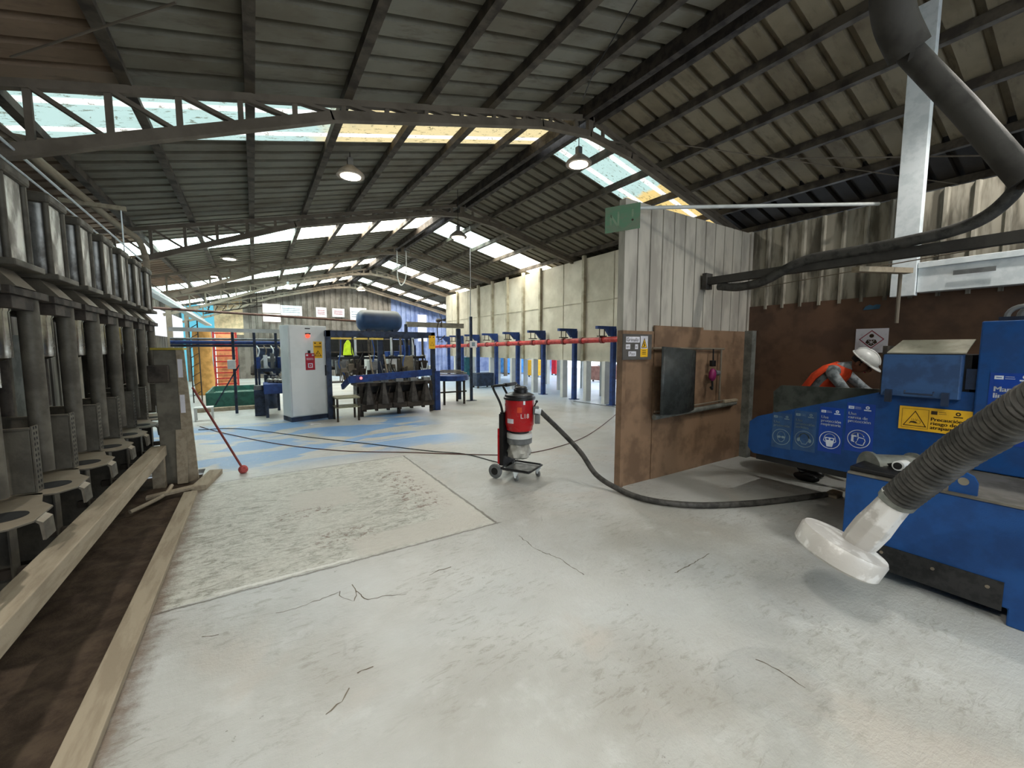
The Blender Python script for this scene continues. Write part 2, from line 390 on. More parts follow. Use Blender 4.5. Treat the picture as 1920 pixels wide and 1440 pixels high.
# ------------------------------------------------------------------ roof
XR, ZR, SL = 4.8, 5.5, 0.2456
XL_E, XR_E = -2.9, 12.5
def zr(x): return ZR-SL*abs(x-XR)
STR = [(-2.3, -1.05), (5.45, 6.62), (11.7, 12.95), (18.2, 19.4), (23.3, 24.4)]
def rib_profile(y0, y1, pitch=0.305, top=0.05, d=0.085):
    pts = []; k0 = math.floor(y0/pitch)
    pts.append((y0, 0.0)); k = k0
    while True:
        c = k*pitch
        if c-top > y1: break
        for dy, h in ((-top, 0), (-top*0.75, d), (top*0.75, d), (top, 0)):
            yy = c+dy
            if y0 < yy < y1: pts.append((yy, h))
        k += 1
    pts.append((y1, 0.0)); return pts
def roof_sheet(name, mat, x0, x1, y0, y1):
    pr = rib_profile(y0, y1); mb = MB(); n = len(pr)
    mb.add([(x, y, zr(x)+h+0.004) for x in (x0, x1) for y, h in pr], [(i, i+1, n+i+1, n+i) for i in range(n-1)])
    return struct(mb.build(name, mat, org=(0, 0, 0), solid=0.004))
def roofmat(name, a, b, c):
    g = G(name); f = g.sm(g.noise(1.1, 5, 0.6), 0.4, 0.65); f2 = g.sm(g.noise(5, 6, 0.7, g.scaled((0.4, 1.6, 1))), 0.5, 0.72)
    return g.fin(g.mix(g.math('MULTIPLY', f2, 0.6), g.mix(f, C(*a), C(*b)), C(*c)), 0.75, 0, g.bumpn(g.noise(30, 3), 0.15, 0.004), 0.25)
m_roofA = roofmat('grey roof sheet', (124, 121, 108), (108, 102, 88), (82, 72, 60))
m_roofB = roofmat('rusty roof sheet', (138, 118, 98), (118, 100, 82), (84, 69, 56))
m_roofC = roofmat('brown grey roof sheet', (134, 124, 104), (114, 104, 86), (84, 72, 58))
m_roofD = roofmat('shade darkened roof sheet', (52, 46, 40), (40, 36, 31), (28, 25, 22))  # shade of the low near oven-side roof put into the sheet colour
m_roofE = roofmat('olive roof sheet', (112, 107, 92), (96, 90, 76), (74, 66, 54))
bands = [(-6, STR[0][0])] + [(STR[i][1], STR[i+1][0]) for i in range(4)] + [(STR[4][1], 25.6)]
for (a, b) in bands:
    xs_ = -0.88 if b < 6 else -1.78
    roof_sheet('ceiling', m_roofB, XL_E, xs_, a, b)
    roof_sheet('ceiling', m_roofA, xs_, XR, a, b)
    if b < 6:
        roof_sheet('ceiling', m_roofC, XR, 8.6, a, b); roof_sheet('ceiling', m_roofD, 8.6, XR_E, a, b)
    else: roof_sheet('ceiling', m_roofE, XR, XR_E, a, b)
def sky_mat(name, st, dirty, yellow_from, side):
    g = G(name); x, y, z = g.xyz()
    fr = g.math('FRACT', g.math('DIVIDE', g.math('ADD', y, 0.05), 0.305*1.0))
    ln = g.math('SUBTRACT', 1.0, g.sm(g.math('ABSOLUTE', g.math('SUBTRACT', g.math('FRACT', g.math('DIVIDE', y, 0.61)), 0.5)), 0.06, 0.12))
    n = g.noise(1.2, 4)
    if side < 0: yf = g.sm(g.math('ADD', x, g.math('MULTIPLY', n, 1.5)), yellow_from, yellow_from+0.4)
    else: yf = g.sm(g.math('ADD', x, g.math('MULTIPLY', n, 0.6)), yellow_from, yellow_from+0.1)
    base = g.mix(yf, C(196, 228, 224), (C(242, 224, 172) if side < 0 else C(244, 214, 140)) if dirty > 0.5 else C(246, 240, 222))
    base = g.mix(ln, base, (1.5, 1.5, 1.45, 1))
    if dirty:
        leaf = g.sm(g.noise(11, 5, 0.75, g.scaled((0.8, 2.0, 1))), 0.57, 0.61)
        base = g.mix(g.math('MULTIPLY', leaf, 0.72*dirty), base, C(96, 92, 62))
        base = g.mix(g.math('MULTIPLY', g.sm(g.noise(2, 5), 0.5, 0.8), 0.35*dirty), base, C(150, 165, 150))
    e = g.n('ShaderNodeEmission', {0: base, 1: st}); g.t.links.new(e.outputs[0], g.out.inputs[0]); return g.m
win_n = 0
for i, (a, b) in enumerate(STR):
    st = SKY_NEAR if i == 0 else (SKY_DIRTY if i == 1 else SKY_CLEAN)
    for side, x0, x1 in ((-1, XL_E, XR-0.12), (1, XR+0.12, XR_E)):
        win_n += 1
        m_ = sky_mat('skylight sheet', st, 1.0 if i == 1 else 0.35, (1.6 if side < 0 else 7.4) if i < 3 else (3 if side < 0 else 6), side)
        pr = rib_profile(a, b, d=0.03); mb = MB(); n = len(pr)
        mb.add([(x, y, zr(x)+h+0.004) for x in (x0, x1) for y, h in pr], [(k, k+1, n+k+1, n+k) for k in range(n-1)])
        struct(mb.build('window_%d' % win_n, m_, org=(0, 0, 0), solid=0.003))
# purlins
nth = ['first', 'second', 'third', 'fourth', 'fifth', 'sixth', 'seventh', 'eighth']
def purlin(x, label, w=0.07):
    mb = MB(); z = zr(x)-0.063
    mb.box(x-w/2, x+w/2, -5.5, 25.4, z-0.055, z+0.055)
    mb.box(x-w/2, x+w/2+0.02, -5.5, 25.4, z-0.062, z-0.055)
    tag(mb.build('roof_purlin', m_purlin), label, 'roof beam', 'purlins under the roof sheets')
for k, x in enumerate([3.87, 2.93, 2.0, 1.04, 0.08, -0.88, -1.78]):
    purlin(x, 'long steel roof purlin on the press-side slope, %s down from the ridge' % nth[k])
for k, x in enumerate([5.69, 6.58, 7.5, 8.6, 9.6, 10.6, 11.6]):
    purlin(x, 'long steel roof purlin on the oven-side slope, %s down from the ridge' % nth[k])
rb = MB()
for s_ in (-1, 1): rb.box(XR+s_*0.13-0.05, XR+s_*0.13+0.05, -5.5, 25.4, zr(XR+0.13)-0.20, zr(XR+0.13)-0.01)
tag(rb.build('ridge_beam', m_darksteel), 'dark twin steel beam running along the roof ridge', 'roof beam')
# trusses
def top_z(d): return ZR-SL*d-0.165
BKR = [(0, 5.08), (0.97, 4.97), (3.9, 4.27), (7.6, 3.36)]
BK = [(0, 5.08), (0.97, 4.97), (3.93, 4.22), (6.5, 3.19), (7.6, 2.85)]
def bot_z(d, BK=BK):
    for (a, za), (b, zb) in zip(BK, BK[1:]):
        if d <= b: return za+(zb-za)*(d-a)/(b-a)
    return BK[-1][1]
def truss(y, label):
    t = thing('roof_truss', label, 'roof truss', (XR, y, 4.9), 'steel roof trusses')
    for s_ in (-1, 1):
        KK = BK if s_ < 0 else BKR
        m1 = MB().bar((XR, y, top_z(0)), (XR+s_*7.6, y, top_z(7.6)), 0.07, 0.07)
        m1.build('top_chord', m_steel, t)
        m2 = MB()
        for (a, za), (b, zb) in zip(KK, KK[1:]): m2.bar((XR+s_*(a-0.01), y, za), (XR+s_*(b+0.01), y, zb), 0.09, 0.10)
        m2.build('bottom_chord', m_steel, t)
        d = 0.30; step = 0.50
        while d < 7.3:
            MB().bar((XR+s_*d, y, bot_z(d, KK)), (XR+s_*d, y, top_z(d)), 0.05, 0.04).build('web_post', m_steel, t)
            e = min(d+step, 7.5)
            mb = MB()
            for q in (-0.026, 0.026): mb.bar((XR+s_*d, y+q, bot_z(d, KK)), (XR+s_*e, y+q, top_z(e)), 0.022, 0.034)
            mb.build('web_brace', m_steel, t)
            d = e
    MB().bar((XR, y, 5.05), (XR, y, 5.45), 0.10, 0.07, (0, 1, 0)).build('ridge_plate', m_steel, t)
    for s_ in (-1, 1):
        MB().bar((XR+s_*7.45, y, 0), (XR+s_*7.45, y, 3.45), 0.16, 0.16, (0, 1, 0)).build('column', m_steel, t)
for y, l in ((5.2, 'nearest lattice roof truss, tapering steel, in front of the first skylight strip'),
             (10.0, 'second lattice roof truss from the camera, above the white cabinet'),
             (15.1, 'third lattice roof truss, behind the hanging blue air tank'),
             (20.0, 'fourth lattice roof truss, near the orange gate'),
             (24.9, 'farthest lattice roof truss, against the end gable')):
    truss(y, l)
# thin sag rods and drooping cables under the roof
def wire(name, pts, r, mat, label, cat, sag=0.0, group=None, n=16):
    a, b = Vector(pts[0]), Vector(pts[-1])
    if len(pts) == 2:
        pts = [a.lerp(b, i/n)-Vector((0, 0, sag*4*(i/n)*(1-i/n))) for i in range(n+1)]
    return tag(MB().tube(pts, r, 6).build(name, mat, smooth=True), label, cat, group)
wire('brace_rod', [(5.7, 4.9, 5.12), (9.9, 1.6, 4.12)], 0.009, m_steel, 'thin steel brace rod under the oven-side roof, ridge to booth', 'brace rod')
wire('brace_rod', [(7.4, 3.6, 4.72), (9.3, 1.0, 4.25)], 0.012, m_steel, 'short dark brace rod above the corner of the booth', 'brace rod')
wire('brace_rod', [at(20, 107, Z=3.8), at(330, 5, Z=3.92)], 0.008, m_steel, 'thin wire under the rusty roof sheets above the presses', 'wire')
wire('loose_cable', [(3.2, 2.6, 5.0), (3.4, 3.6, 4.75), (4.1, 4.6, 5.1)], 0.006, m_black, 'thin cable drooping from the purlins ahead of the nearest truss', 'cable')

# ------------------------------------------------------------------ walls
def corr(mb, a, b, z0, z1, pitch=0.21, w=0.03, d=0.03, n=None):
    a = Vector((a[0], a[1], 0)); b = Vector((b[0], b[1], 0)); L = (b-a).length; u = (b-a)/L; nn = Vector((-u.y, u.x, 0))
    pr = [(0, 0)]; s_ = pitch
    while s_ < L-w:
        pr += [(s_-w/2, 0), (s_-w/4, d), (s_+w/4, d), (s_+w/2, 0)]; s_ += pitch
    pr.append((L, 0)); k = len(pr)
    fz = z1 if callable(z1) else (lambda s__: z1)
    vs = [a+u*p+nn*q+Vector((0, 0, z0)) for p, q in pr]+[a+u*p+nn*q+Vector((0, 0, fz(p))) for p, q in pr]
    mb.add(vs, [(i, i+1, k+i+1, k+i) for i in range(k-1)]); return mb
m_wallc = M('dull cladding', (92, 86, 76), 0.6, 0.2, (66, 60, 52), 2, stretch=(3, 3, 0.4))
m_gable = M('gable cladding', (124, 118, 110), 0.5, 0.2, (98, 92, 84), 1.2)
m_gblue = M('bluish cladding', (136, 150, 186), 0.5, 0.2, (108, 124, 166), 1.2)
struct(corr(MB(), (XL_E, -6), (XL_E, 25.5), -0.1, 3.6, 0.3, 0.1, 0.04).build('wall_left', m_wallc, solid=0.004))
struct(corr(MB(), (-0.4, 25.5), (7.3, 25.5), 0, lambda p: zr(-0.4+p), 0.3, 0.12, 0.05).build('wall_back', m_gable, solid=0.004))
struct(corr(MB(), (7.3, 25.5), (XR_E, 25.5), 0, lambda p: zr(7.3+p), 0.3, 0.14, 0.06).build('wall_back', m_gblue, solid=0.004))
struct(MB().box(-1.62, -0.4, 25.5, 25.53, 2.3, 4.25).build('wall_back', M('cream panel', (214, 190, 152), 0.7)))
struct(corr(MB(), (-1.62, 25.5), (-0.4, 25.5), 0, 2.3, 0.3, 0.12, 0.05).build('wall_back', m_gable, solid=0.004))
struct(MB().box(-2.95, -1.62, 25.5, 25.53, 0, 3.75).build('window_11', EM('translucent blue sheet', (110, 200, 224), 1.1)))
struct(MB().box(0.5, 1.3, 25.40, 25.44, 3.02, 3.95).build('window_12', EM('bright pane', (255, 252, 246), 2.2)))
gq0, gq1 = at(783, 590, Y=25.4), at(800, 640, Y=25.4)
struct(MB().box(gq0.x, gq1.x, 25.36, 25.40, gq1.z, gq0.z).build('window_17', EM('bright side gap', (240, 246, 255), 2.2)))
struct(MB().box(0.46, 1.34, 25.38, 25.46, 3.42, 3.48).build('trim_1', m_steel))
struct(MB().box(-2.88, -2.82, 7.5, 25, 2.05, 3.0).build('window_13', EM('side daylight sheet', (236, 240, 244), 1.3)))
fw_ = MB(); fw_.box(-6, -0.4, -6.05, -6, -0.1, 5.6).box(-0.4, 5.6, -6.05, -6, 3.9, 5.6).box(5.6, XR_E, -6.05, -6, -0.1, 5.6)
struct(fw_.build('wall_front', m_wallc))
def portal(x, y, z, rx, rz_, sx, sy):
    l = bpy.data.lights.new('daylight_portal', 'AREA'); l.shape = 'RECTANGLE'; l.size = sx; l.size_y = sy; l.cycles.is_portal = True
    o = bpy.data.objects.new('daylight_portal', l); COL.objects.link(o); o.location = (x, y, z); o.rotation_euler = (rx, 0, rz_)
portal(2.6, -6.03, 1.95, R(90), 0, 6.0, 3.9)
portal(21.45, 11.7, 1.15, R(90), R(90), 27, 2.3)
# sheets pinned high on the gable
for k, (x0, x1, z0, z1, l) in enumerate([(1.32, 2.35, 3.38, 3.92, 'wide white sheet pinned beside the bright gable pane'),
        (3.05, 3.6, 3.35, 3.9, 'small white notice on the gable with a red line of print'),
        (3.9, 4.55, 3.4, 3.88, 'pinkish notice on the gable above the blue air tank'),
        (4.86, 5.8, 3.2, 3.98, 'large pale drawing sheet on the gable, nearest the blue cladding')]):
    d = Decal((x0, 25.38, z0), (1, 0, 0), (0, 0, 1), x1-x0, z1-z0, 0.01).sheet(m_paper)
    for q in range(3): d.rect(m_pink if k in (1, 2) else m_fprint, 0.08, (z1-z0)*(0.3+0.18*q), (x1-x0)-0.1, (z1-z0)*(0.3+0.18*q)+0.03)
    tag(d.build('wall_poster'), l, 'poster', 'sheets on the end gable')

# side aisle beyond the oven: low roof, far wall, opening to the yard
struct(MB().box(XR_E-0.02, 21.5, -2, 25.5, 3.55, 3.6).build('ceiling_aisle', m_roofC))
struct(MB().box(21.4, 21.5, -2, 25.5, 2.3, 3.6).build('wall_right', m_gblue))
for q_, (ya_, yb_) in enumerate([(6.5, 9.0), (12.0, 14.5), (17.5, 20.0)]):
    struct(MB().box(13.2, 20.8, ya_, yb_, 3.52, 3.548).build('window_%d' % (14+q_), EM('added aisle fill panel', (236, 244, 255), 9.0)))  # glowing ceiling panels added to brighten the aisle floor beyond the oven
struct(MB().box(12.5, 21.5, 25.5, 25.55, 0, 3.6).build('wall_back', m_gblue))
struct(MB().box(8.0, 21.5, -2.05, -2, 0, 3.6).build('wall_right', m_wallc))

# ------------------------------------------------------------------ booth walls
m_booth = M('booth cladding', (184, 178, 166), 0.5, 0.1, (156, 150, 140), 1.6, stretch=(2, 2, 0.6))
m_booth2 = M('sooty booth cladding', (160, 154, 140), 0.5, 0.15, (92, 87, 76), 2.2, stretch=(2, 3, 0.5))
Y0 = 3.2
struct(corr(MB(), (3.52, Y0+0.02), (6.16, Y0+0.02), 1.8, 3.24, 0.215, 0.022, 0.03).build('wall_partition', m_booth, solid=0.003))
struct(MB().box(3.52, 6.16, Y0+0.03, Y0+0.05, 0, 1.85).build('wall_partition', m_brown2))
pb = MB(); pb.box(3.50, 4.02, Y0-0.012, Y0+0.01, 0.0, 1.50); pb.box(4.03, 5.0, Y0-0.018, Y0+0.006, 0.0, 1.87); pb.box(5.0, 6.10, Y0-0.012, Y0+0.01, 0.0, 1.84)
pb.box(3.50, 4.03, Y0-0.006, Y0+0.01, 1.50, 1.80)
struct(pb.build('trim_2', m_brown))
struct(MB().box(3.47, 3.535, Y0-0.03, Y0+0.06, 1.80, 3.22).build('trim_3', m_booth))
struct(MB().box(3.475, 3.53, Y0-0.03, Y0+0.055, 0, 1.80).build('trim_6', m_brown))
struct(MB().box(6.10, 6.20, 3.20, 3.27, 0, 3.26).build('trim_5', m_booth))
struct(corr(MB(), (6.16, 3.2), (6.16, -5.5), 2.15, 3.26, 0.215, 0.05, -0.035).build('wall_booth', m_booth2, solid=0.003))
struct(MB().box(6.14, 6.17, -5.5, 3.2, 0, 2.2).build('wall_booth', m_brown2))
struct(MB().box(6.02, 6.13, 3.08, 3.19, 0, 1.85).build('trim_4', m_drum))
tag(MB().tube([(3.60, 3.15, 3.13), (6.10, 1.80, 3.24)], 0.02, 10).build('steel_pipe', m_white, smooth=True), 'pale pipe across the booth corner along the partition top', 'pipe')
# galvanised post and channel
c_ = MB(); c_.box(5.94, 6.04, 1.40, 1.60, 2.16, zr(6.0)-0.1)
tag(c_.build('duct_riser', m_galv, bevel=0.004), 'tall pale galvanised box duct rising to the roof above the booth wall', 'duct')
c_ = MB(); c_.box(5.98, 6.12, -5.4, 1.395, 2.19, 2.50); c_.box(5.955, 6.12, -5.4, 1.395, 2.44, 2.50)
c2 = thing('cable_channel', 'pale galvanised horizontal channel along the booth wall', 'cable channel', (6.05, 0.5, 2.19))
c_.build('channel', m_galv, c2, bevel=0.004)
c2l = Decal((5.952, 1.13, 2.33), (0, -1, 0), (0, 0, 1), 0.28, 0.045, 0.003).sheet(m_grey); c2l.build('maker_plate', c2)
# boom over the booth
bt = thing('boom_arm', 'dark square boom arm reaching from the partition across the booth', 'boom arm', (5.0, 3.14, 2.45))
MB().bar((5.0, 3.16, 2.46), (5.0, -0.6, 2.45), 0.08, 0.09).build('beam', m_duct, bt)
MB().box(4.93, 5.07, 3.13, 3.185, 2.36, 2.56).build('wall_plate', m_duct, bt)
MB().bar((4.95, 1.60, 2.36), (5.5, 1.35, 2.36), 0.08, 0.05).build('bracket', m_wood, bt)
MB().tube([(5.42, 1.39, 2.34), (5.42, 1.39, 1.85)], 0.016, 8).build('drop_rod', m_steel, bt)
hb = [(5.0, 3.0, 2.38), (5.0, 2.75, 2.34), (4.98, 2.45, 2.37), (4.96, 2.06, 2.52), (4.95, 1.6, 2.535), (4.93, 1.2, 2.545), (4.92, 0.95, 2.57), (4.9, 0.78, 2.63), (4.86, 0.66, 2.74), (4.78, 0.60, 2.85)]
def smooth_path(P_, n=8):
    P_ = [Vector(p) for p in P_]; out = []
    Q = [2*P_[0]-P_[1]]+P_+[2*P_[-1]-P_[-2]]
    for i in range(1, len(Q)-2):
        for k in range(n):
            t = k/n; a, b, c, d = Q[i-1:i+3]
            out.append(0.5*((2*b)+(c-a)*t+(2*a-5*b+4*c-d)*t*t+(3*b-a-3*c+d)*t**3))
    out.append(P_[-1]); return out
tag(MB().tube(smooth_path(hb), 0.05, 12).build('dust_hose', m_hose, smooth=60), 'grey dust hose lying along the boom arm and curling up', 'hose')
dp = thing('suction_duct', 'fat sooty suction duct slanting down from the roof over the booth', 'duct', (4.6, 0.9, 2.8))
MB().tube([(4.72, 0.58, 2.80), (4.62, 0.90, 3.40), (4.45, 1.20, 3.92)], 0.085, 20).build('duct_pipe', m_duct, dp, smooth=60)
MB().tube(smooth_path([(4.45, 1.20, 3.92), (4.28, 1.26, 4.15), (4.02, 1.22, 4.34), (3.7, 1.15, 4.5)]), 0.13, 20).build('duct_elbow', m_duct, dp, smooth=60)
for p, q in (((4.72, 0.58, 2.80), 0.092), ((4.45, 1.20, 3.92), 0.138)):
    MB().cyl(Vector(p)-Vector((-0.05, 0.1, -0.2)).normalized()*0.03, Vector(p)+Vector((-0.05, 0.1, 0.2)).normalized()*0.03, q).build('duct_collar', m_duct, dp)
wire('steel_wire', [(5.9, 3.1, 2.42), (4.6, -0.6, 2.42)], 0.005, m_steel, 'thin bare wire stretched below the boom arm', 'wire')

# green direction sign on the partition corner
gs = thing('hanging_sign', 'faded green metal sign sticking out at the top of the partition', 'sign', (3.45, 3.15, 2.9))
d = Decal((3.285, 3.29, 2.84), (0.27, -0.23, 0.045), (0, 0, 1), 0.37, 0.27, 0.004).sheet(m_signgreen)
fg = M('worn sign print', (120, 140, 112), 0.7)
d.line(fg, [(0.06, 0.05), (0.06, 0.18), (0.14, 0.05), (0.14, 0.20)], 0.02).disc(m_ink, 0.29, 0.10, 0.012).line(fg, [(0.29, 0.14), (0.29, 0.2)], 0.02)
d.build('sign_face', gs)
# Granalla plate
wp = thing('wall_sign', 'grey board with white word cards and a yellow warning card on partition', 'sign', (3.7, 3.17, 1.47))
d = Decal((3.46, 3.165, 1.47), (1, 0, 0), (0, 0, 1), 0.48, 0.29, 0.012).sheet(M('grey sign board', (84, 80, 76), 0.6))
d.rect(m_paper, 0.045, 0.195, 0.27, 0.26).rect(m_paper, 0.045, 0.12, 0.115, 0.175).rect(m_paper, 0.195, 0.12, 0.245, 0.175).rect(m_paper, 0.09, 0.04, 0.215, 0.095)
d.text(m_ink, 'Granalla', 0.055, 0.208, 0.058, 3, maxw=0.205).text(m_ink, 'en', 0.052, 0.133, 0.05, 3, maxw=0.055).text(m_ink, 'el', 0.203, 0.133, 0.045, 3, maxw=0.035).text(m_ink, 'Piso', 0.10, 0.05, 0.055, 3, maxw=0.105)
d.build('board', wp)
d = Decal((3.46+0.285, 3.152, 1.47+0.03), (1, 0, 0), (0, 0, 1), 0.125, 0.24, 0.001).sheet(m_paper)
d.rect(m_yellow, 0.0, 0.0, 0.125, 0.095).poly(m_ink, [(0.012, 0.105), (0.113, 0.105), (0.0625, 0.222)], 2).poly(m_yellow, [(0.023, 0.111), (0.102, 0.111), (0.0625, 0.204)], 3)
d.line(m_ink, [(0.055, 0.12), (0.07, 0.135), (0.055, 0.15), (0.06, 0.17)], 0.012, 4)
for q in range(3): d.rect(m_ink, 0.03, 0.03+0.02*q, 0.095, 0.037+0.02*q, 2)
d.build('warning_card', wp)
# rubber mat, pipes and valve on the partition
mt = MB(); N = 14
prof = [(3.93+0.72*i/N, 3.05-0.06*math.sin(math.pi*i/N)-0.05*(1-i/N), 0.03*math.sin(3*i/N)) for i in range(N+1)]
for i, (x, y, w) in enumerate(prof): mt.v += [Vector((x, y, 0.83-w*0.3)), Vector((x, y, 1.62-0.05*(i/N)))]
for i in range(N): mt.face((2*i, 2*i+2, 2*i+3, 2*i+1))
tag(mt.build('rubber_mat', M('ribbed rubber', (52, 56, 55), 0.45, 0, (38, 41, 40), 10, 0.5, 90), solid=0.008, smooth=True), 'dark rubber mat hung on a rail against the partition', 'rubber mat')
pr_ = thing('pipe_rail', 'steel pipe frame with lower grey rail fixed to the partition', 'pipe rail', (4.8, 3.12, 0.8))
MB().tube([(3.95, 3.14, 1.60), (5.42, 3.14, 1.59)], 0.014, 8).build('upper_rail', m_steel, pr_, smooth=True)
MB().tube([(5.36, 3.14, 1.59), (5.36, 3.14, 0.86)], 0.013, 8).build('upright', m_steel, pr_, smooth=True)
MB().tube([(3.98, 3.12, 0.78), (5.72, 3.12, 0.83)], 0.032, 12).build('lower_rail', m_drum, pr_, smooth=True)
MB().tube([(4.0, 3.13, 0.845), (5.5, 3.13, 0.885)], 0.010, 8).build('thin_rail', m_steel, pr_, smooth=True)
for x in (4.05, 5.36, 5.65): MB().bar((x, 3.19, 0.80), (x, 3.12, 0.80), 0.03, 0.03).build('bracket', m_steel, pr_)
MB().bar((5.42, 3.11, 0.87), (5.74, 3.11, 0.87), 0.05, 0.045).build('dust_block', m_wood, pr_, bevel=0.012)
vv = thing('hoist_hook', 'magenta pulley block with a dark hook hanging on the partition rail', 'pulley', (5.12, 3.11, 1.2))
MB().tube([(5.14, 3.12, 1.59), (5.13, 3.11, 1.42)], 0.01, 6).build('strap', m_black, vv)
MB().box(5.09, 5.17, 3.09, 3.14, 1.36, 1.44).build('clamp', m_black, vv, bevel=0.008)
MB().ell((5.11, 3.10, 1.25), 0.055, 0.045, 0.085).build('block', M('magenta enamel', (128, 24, 84), 0.5), vv, smooth=True)
MB().tube(smooth_path([(5.11, 3.1, 1.17), (5.12, 3.1, 1.10), (5.10, 3.09, 1.06), (5.06, 3.09, 1.09)]), 0.014, 8).build('hook', m_black, vv, smooth=True)
MB().cyl((5.16, 3.10, 1.28), (5.24, 3.10, 1.27), 0.035).build('knob', m_grey, vv, smooth=True)

# hazard sign on the booth wall
hs = Decal((6.13, 1.93, 1.55), (0, -1, 0), (0, 0, 1), 0.30, 0.28, 0.004).sheet(m_paper)
hs.line(m_pink, [(0.15, 0.05), (0.26, 0.155), (0.15, 0.255), (0.04, 0.155)], 0.009, 2, True)
hs.disc(m_ink, 0.15, 0.195, 0.022).poly(m_ink, [(0.095, 0.115), (0.11, 0.15), (0.19, 0.15), (0.205, 0.115), (0.15, 0.075)])
hs.line(m_paper, [(0.15, 0.095), (0.15, 0.145)], 0.006, 3).line(m_paper, [(0.125, 0.105), (0.175, 0.138)], 0.006, 3).line(m_paper, [(0.125, 0.138), (0.175, 0.105)], 0.006, 3)
tag(hs.build('hazard_sign'), 'white card with red diamond health hazard symbol on brown booth wall', 'sign')
bs = Decal((6.13, 1.88, 2.05), (0, -1, 0), (0, 0, 1), 0.16, 0.06, 0.002)
bs.poly(M('blue scrap', (60, 96, 120), 0.7), [(0, 0), (0.15, 0.005), (0.16, 0.05), (0.12, 0.058), (0.09, 0.045), (0.06, 0.06), (0.02, 0.04)])
tag(bs.build('torn_label'), 'torn blue label remnant high on the brown booth wall', 'label')

# ------------------------------------------------------------------ shot blasting machine
sb = thing('blasting_machine', 'large blue shot blasting machine standing in the booth', 'machine', (4.5, 0.5, 0))
XB = 3.6
b_ = MB(); b_.prism([(XB, 1.13, 0.10), (XB, 1.13, 0.70), (XB, -2.6, 0.70), (XB, -2.6, 0.0), (XB, 0.34, 0.0), (XB, 0.34, 0.10)][::-1], (1.9, 0, 0))
b_.build('base', m_blue, sb, bevel=0.008)
MB().box(XB-0.01, 5.4, -2.6, 1.12, 0.70, 0.715).build('base_top_plate', M('shot-polished steel', (118, 114, 104), 0.5, 0.4, (92, 88, 80), 4), sb)
sk = MB().box(XB-0.012, XB, 0.36, 0.97, 0.08, 0.25)
sk_o = sk.build('skirt', m_rubber, sb)
bo = MB()
for y in (0.9, 0.65, 0.42): bo.cyl((XB-0.018, y, 0.20), (XB-0.01, y, 0.20), 0.010, n=8)
bo.build('bolts', m_steel, sk_o)
lug = MB().prism([(XB+0.02, 0.62, 0.70), (XB+0.02, 0.62, 0.79), (XB+0.02, 0.60, 0.83), (XB+0.02, 0.56, 0.85), (XB+0.02, 0.52, 0.83), (XB+0.02, 0.50, 0.79), (XB+0.02, 0.50, 0.70)], (0.02, 0, 0))
lug.build('lifting_lug', m_blue, sb)
MB().cyl((XB+0.018, 0.56, 0.79), (XB+0.0405, 0.56, 0.79), 0.024).build('lug_hole', M('steel seen in hole', (120, 114, 100), 0.7), sb)
# motor-like drum and inlet on the base top
MB().lathe([(0.13, 0), (0.13, 0.02), (0.11, 0.03), (0.11, 0.28), (0.13, 0.29), (0.13, 0.31)], (3.85, 1.08, 0.70), (0.75, -0.65, 0.0), 20).build('roller_drum', m_drum, sb, smooth=True)
MB().box(3.62, 4.15, 0.80, 1.12, 0.715, 0.75).build('cover_plate', m_black, sb, bevel=0.008)
fl = MB().prism([(3.86, 1.02, 0.75), (3.80, 0.88, 0.80), (3.78, 0.84, 0.80), (3.74, 0.70, 0.75)], (0.03, 0, 0)); fl.build('inlet_flange', m_black, sb)
MB().tube([(3.83, 0.875, 0.785), (3.72, 0.885, 0.79)], 0.034, 16).build('inlet_port', m_helmet, sb, smooth=True)
MB().tube([(3.73, 0.885, 0.79), (3.715, 0.886, 0.79)], 0.024, 16).build('port_bore', m_black, sb)
# infeed trough
XI = 4.4
side = [(XI, 2.19, 0.50), (XI, 2.24, 0.56), (XI, 2.235, 0.83), (XI, 2.16, 0.895), (XI, 1.20, 1.235), (XI, 1.10, 1.28), (XI, -0.3, 1.28), (XI, -0.3, 0.72), (XI, 0.9, 0.72), (XI, 1.38, 0.50)]
MB().prism(side[::-1], (0.03, 0, 0)).build('infeed_side', m_blue, sb, bevel=0.004)
MB().prism([(5.28, 2.40, 0.55), (5.28, 2.42, 1.08), (5.28, 2.34, 1.16), (5.28, 1.2, 1.20), (5.28, 1.2, 0.55)][::-1], (0.03, 0, 0)).build('infeed_back_side', M('worn green steel', (96, 102, 98), 0.5, 0.2, (70, 76, 72), 5), sb)
MB().prism([(XI+0.03, 2.2, 0.52), (XI+0.03, 2.2, 0.55), (XI+0.03, 1.0, 0.62), (XI+0.03, 1.0, 0.58)][::-1], (0.85, 0, 0)).build('infeed_floor', m_darksteel, sb)
MB().bar((XI+0.05, 2.16, 0.47), (XI+0.05, 1.1, 0.47), 0.06, 0.06).build('under_rail', m_black, sb)
for y in (1.12, 0.85):
    for x in (4.5, 5.22): MB().bar((x, y, 0), (x, y, 0.5), 0.06, 0.06).build('leg', m_navy, sb)
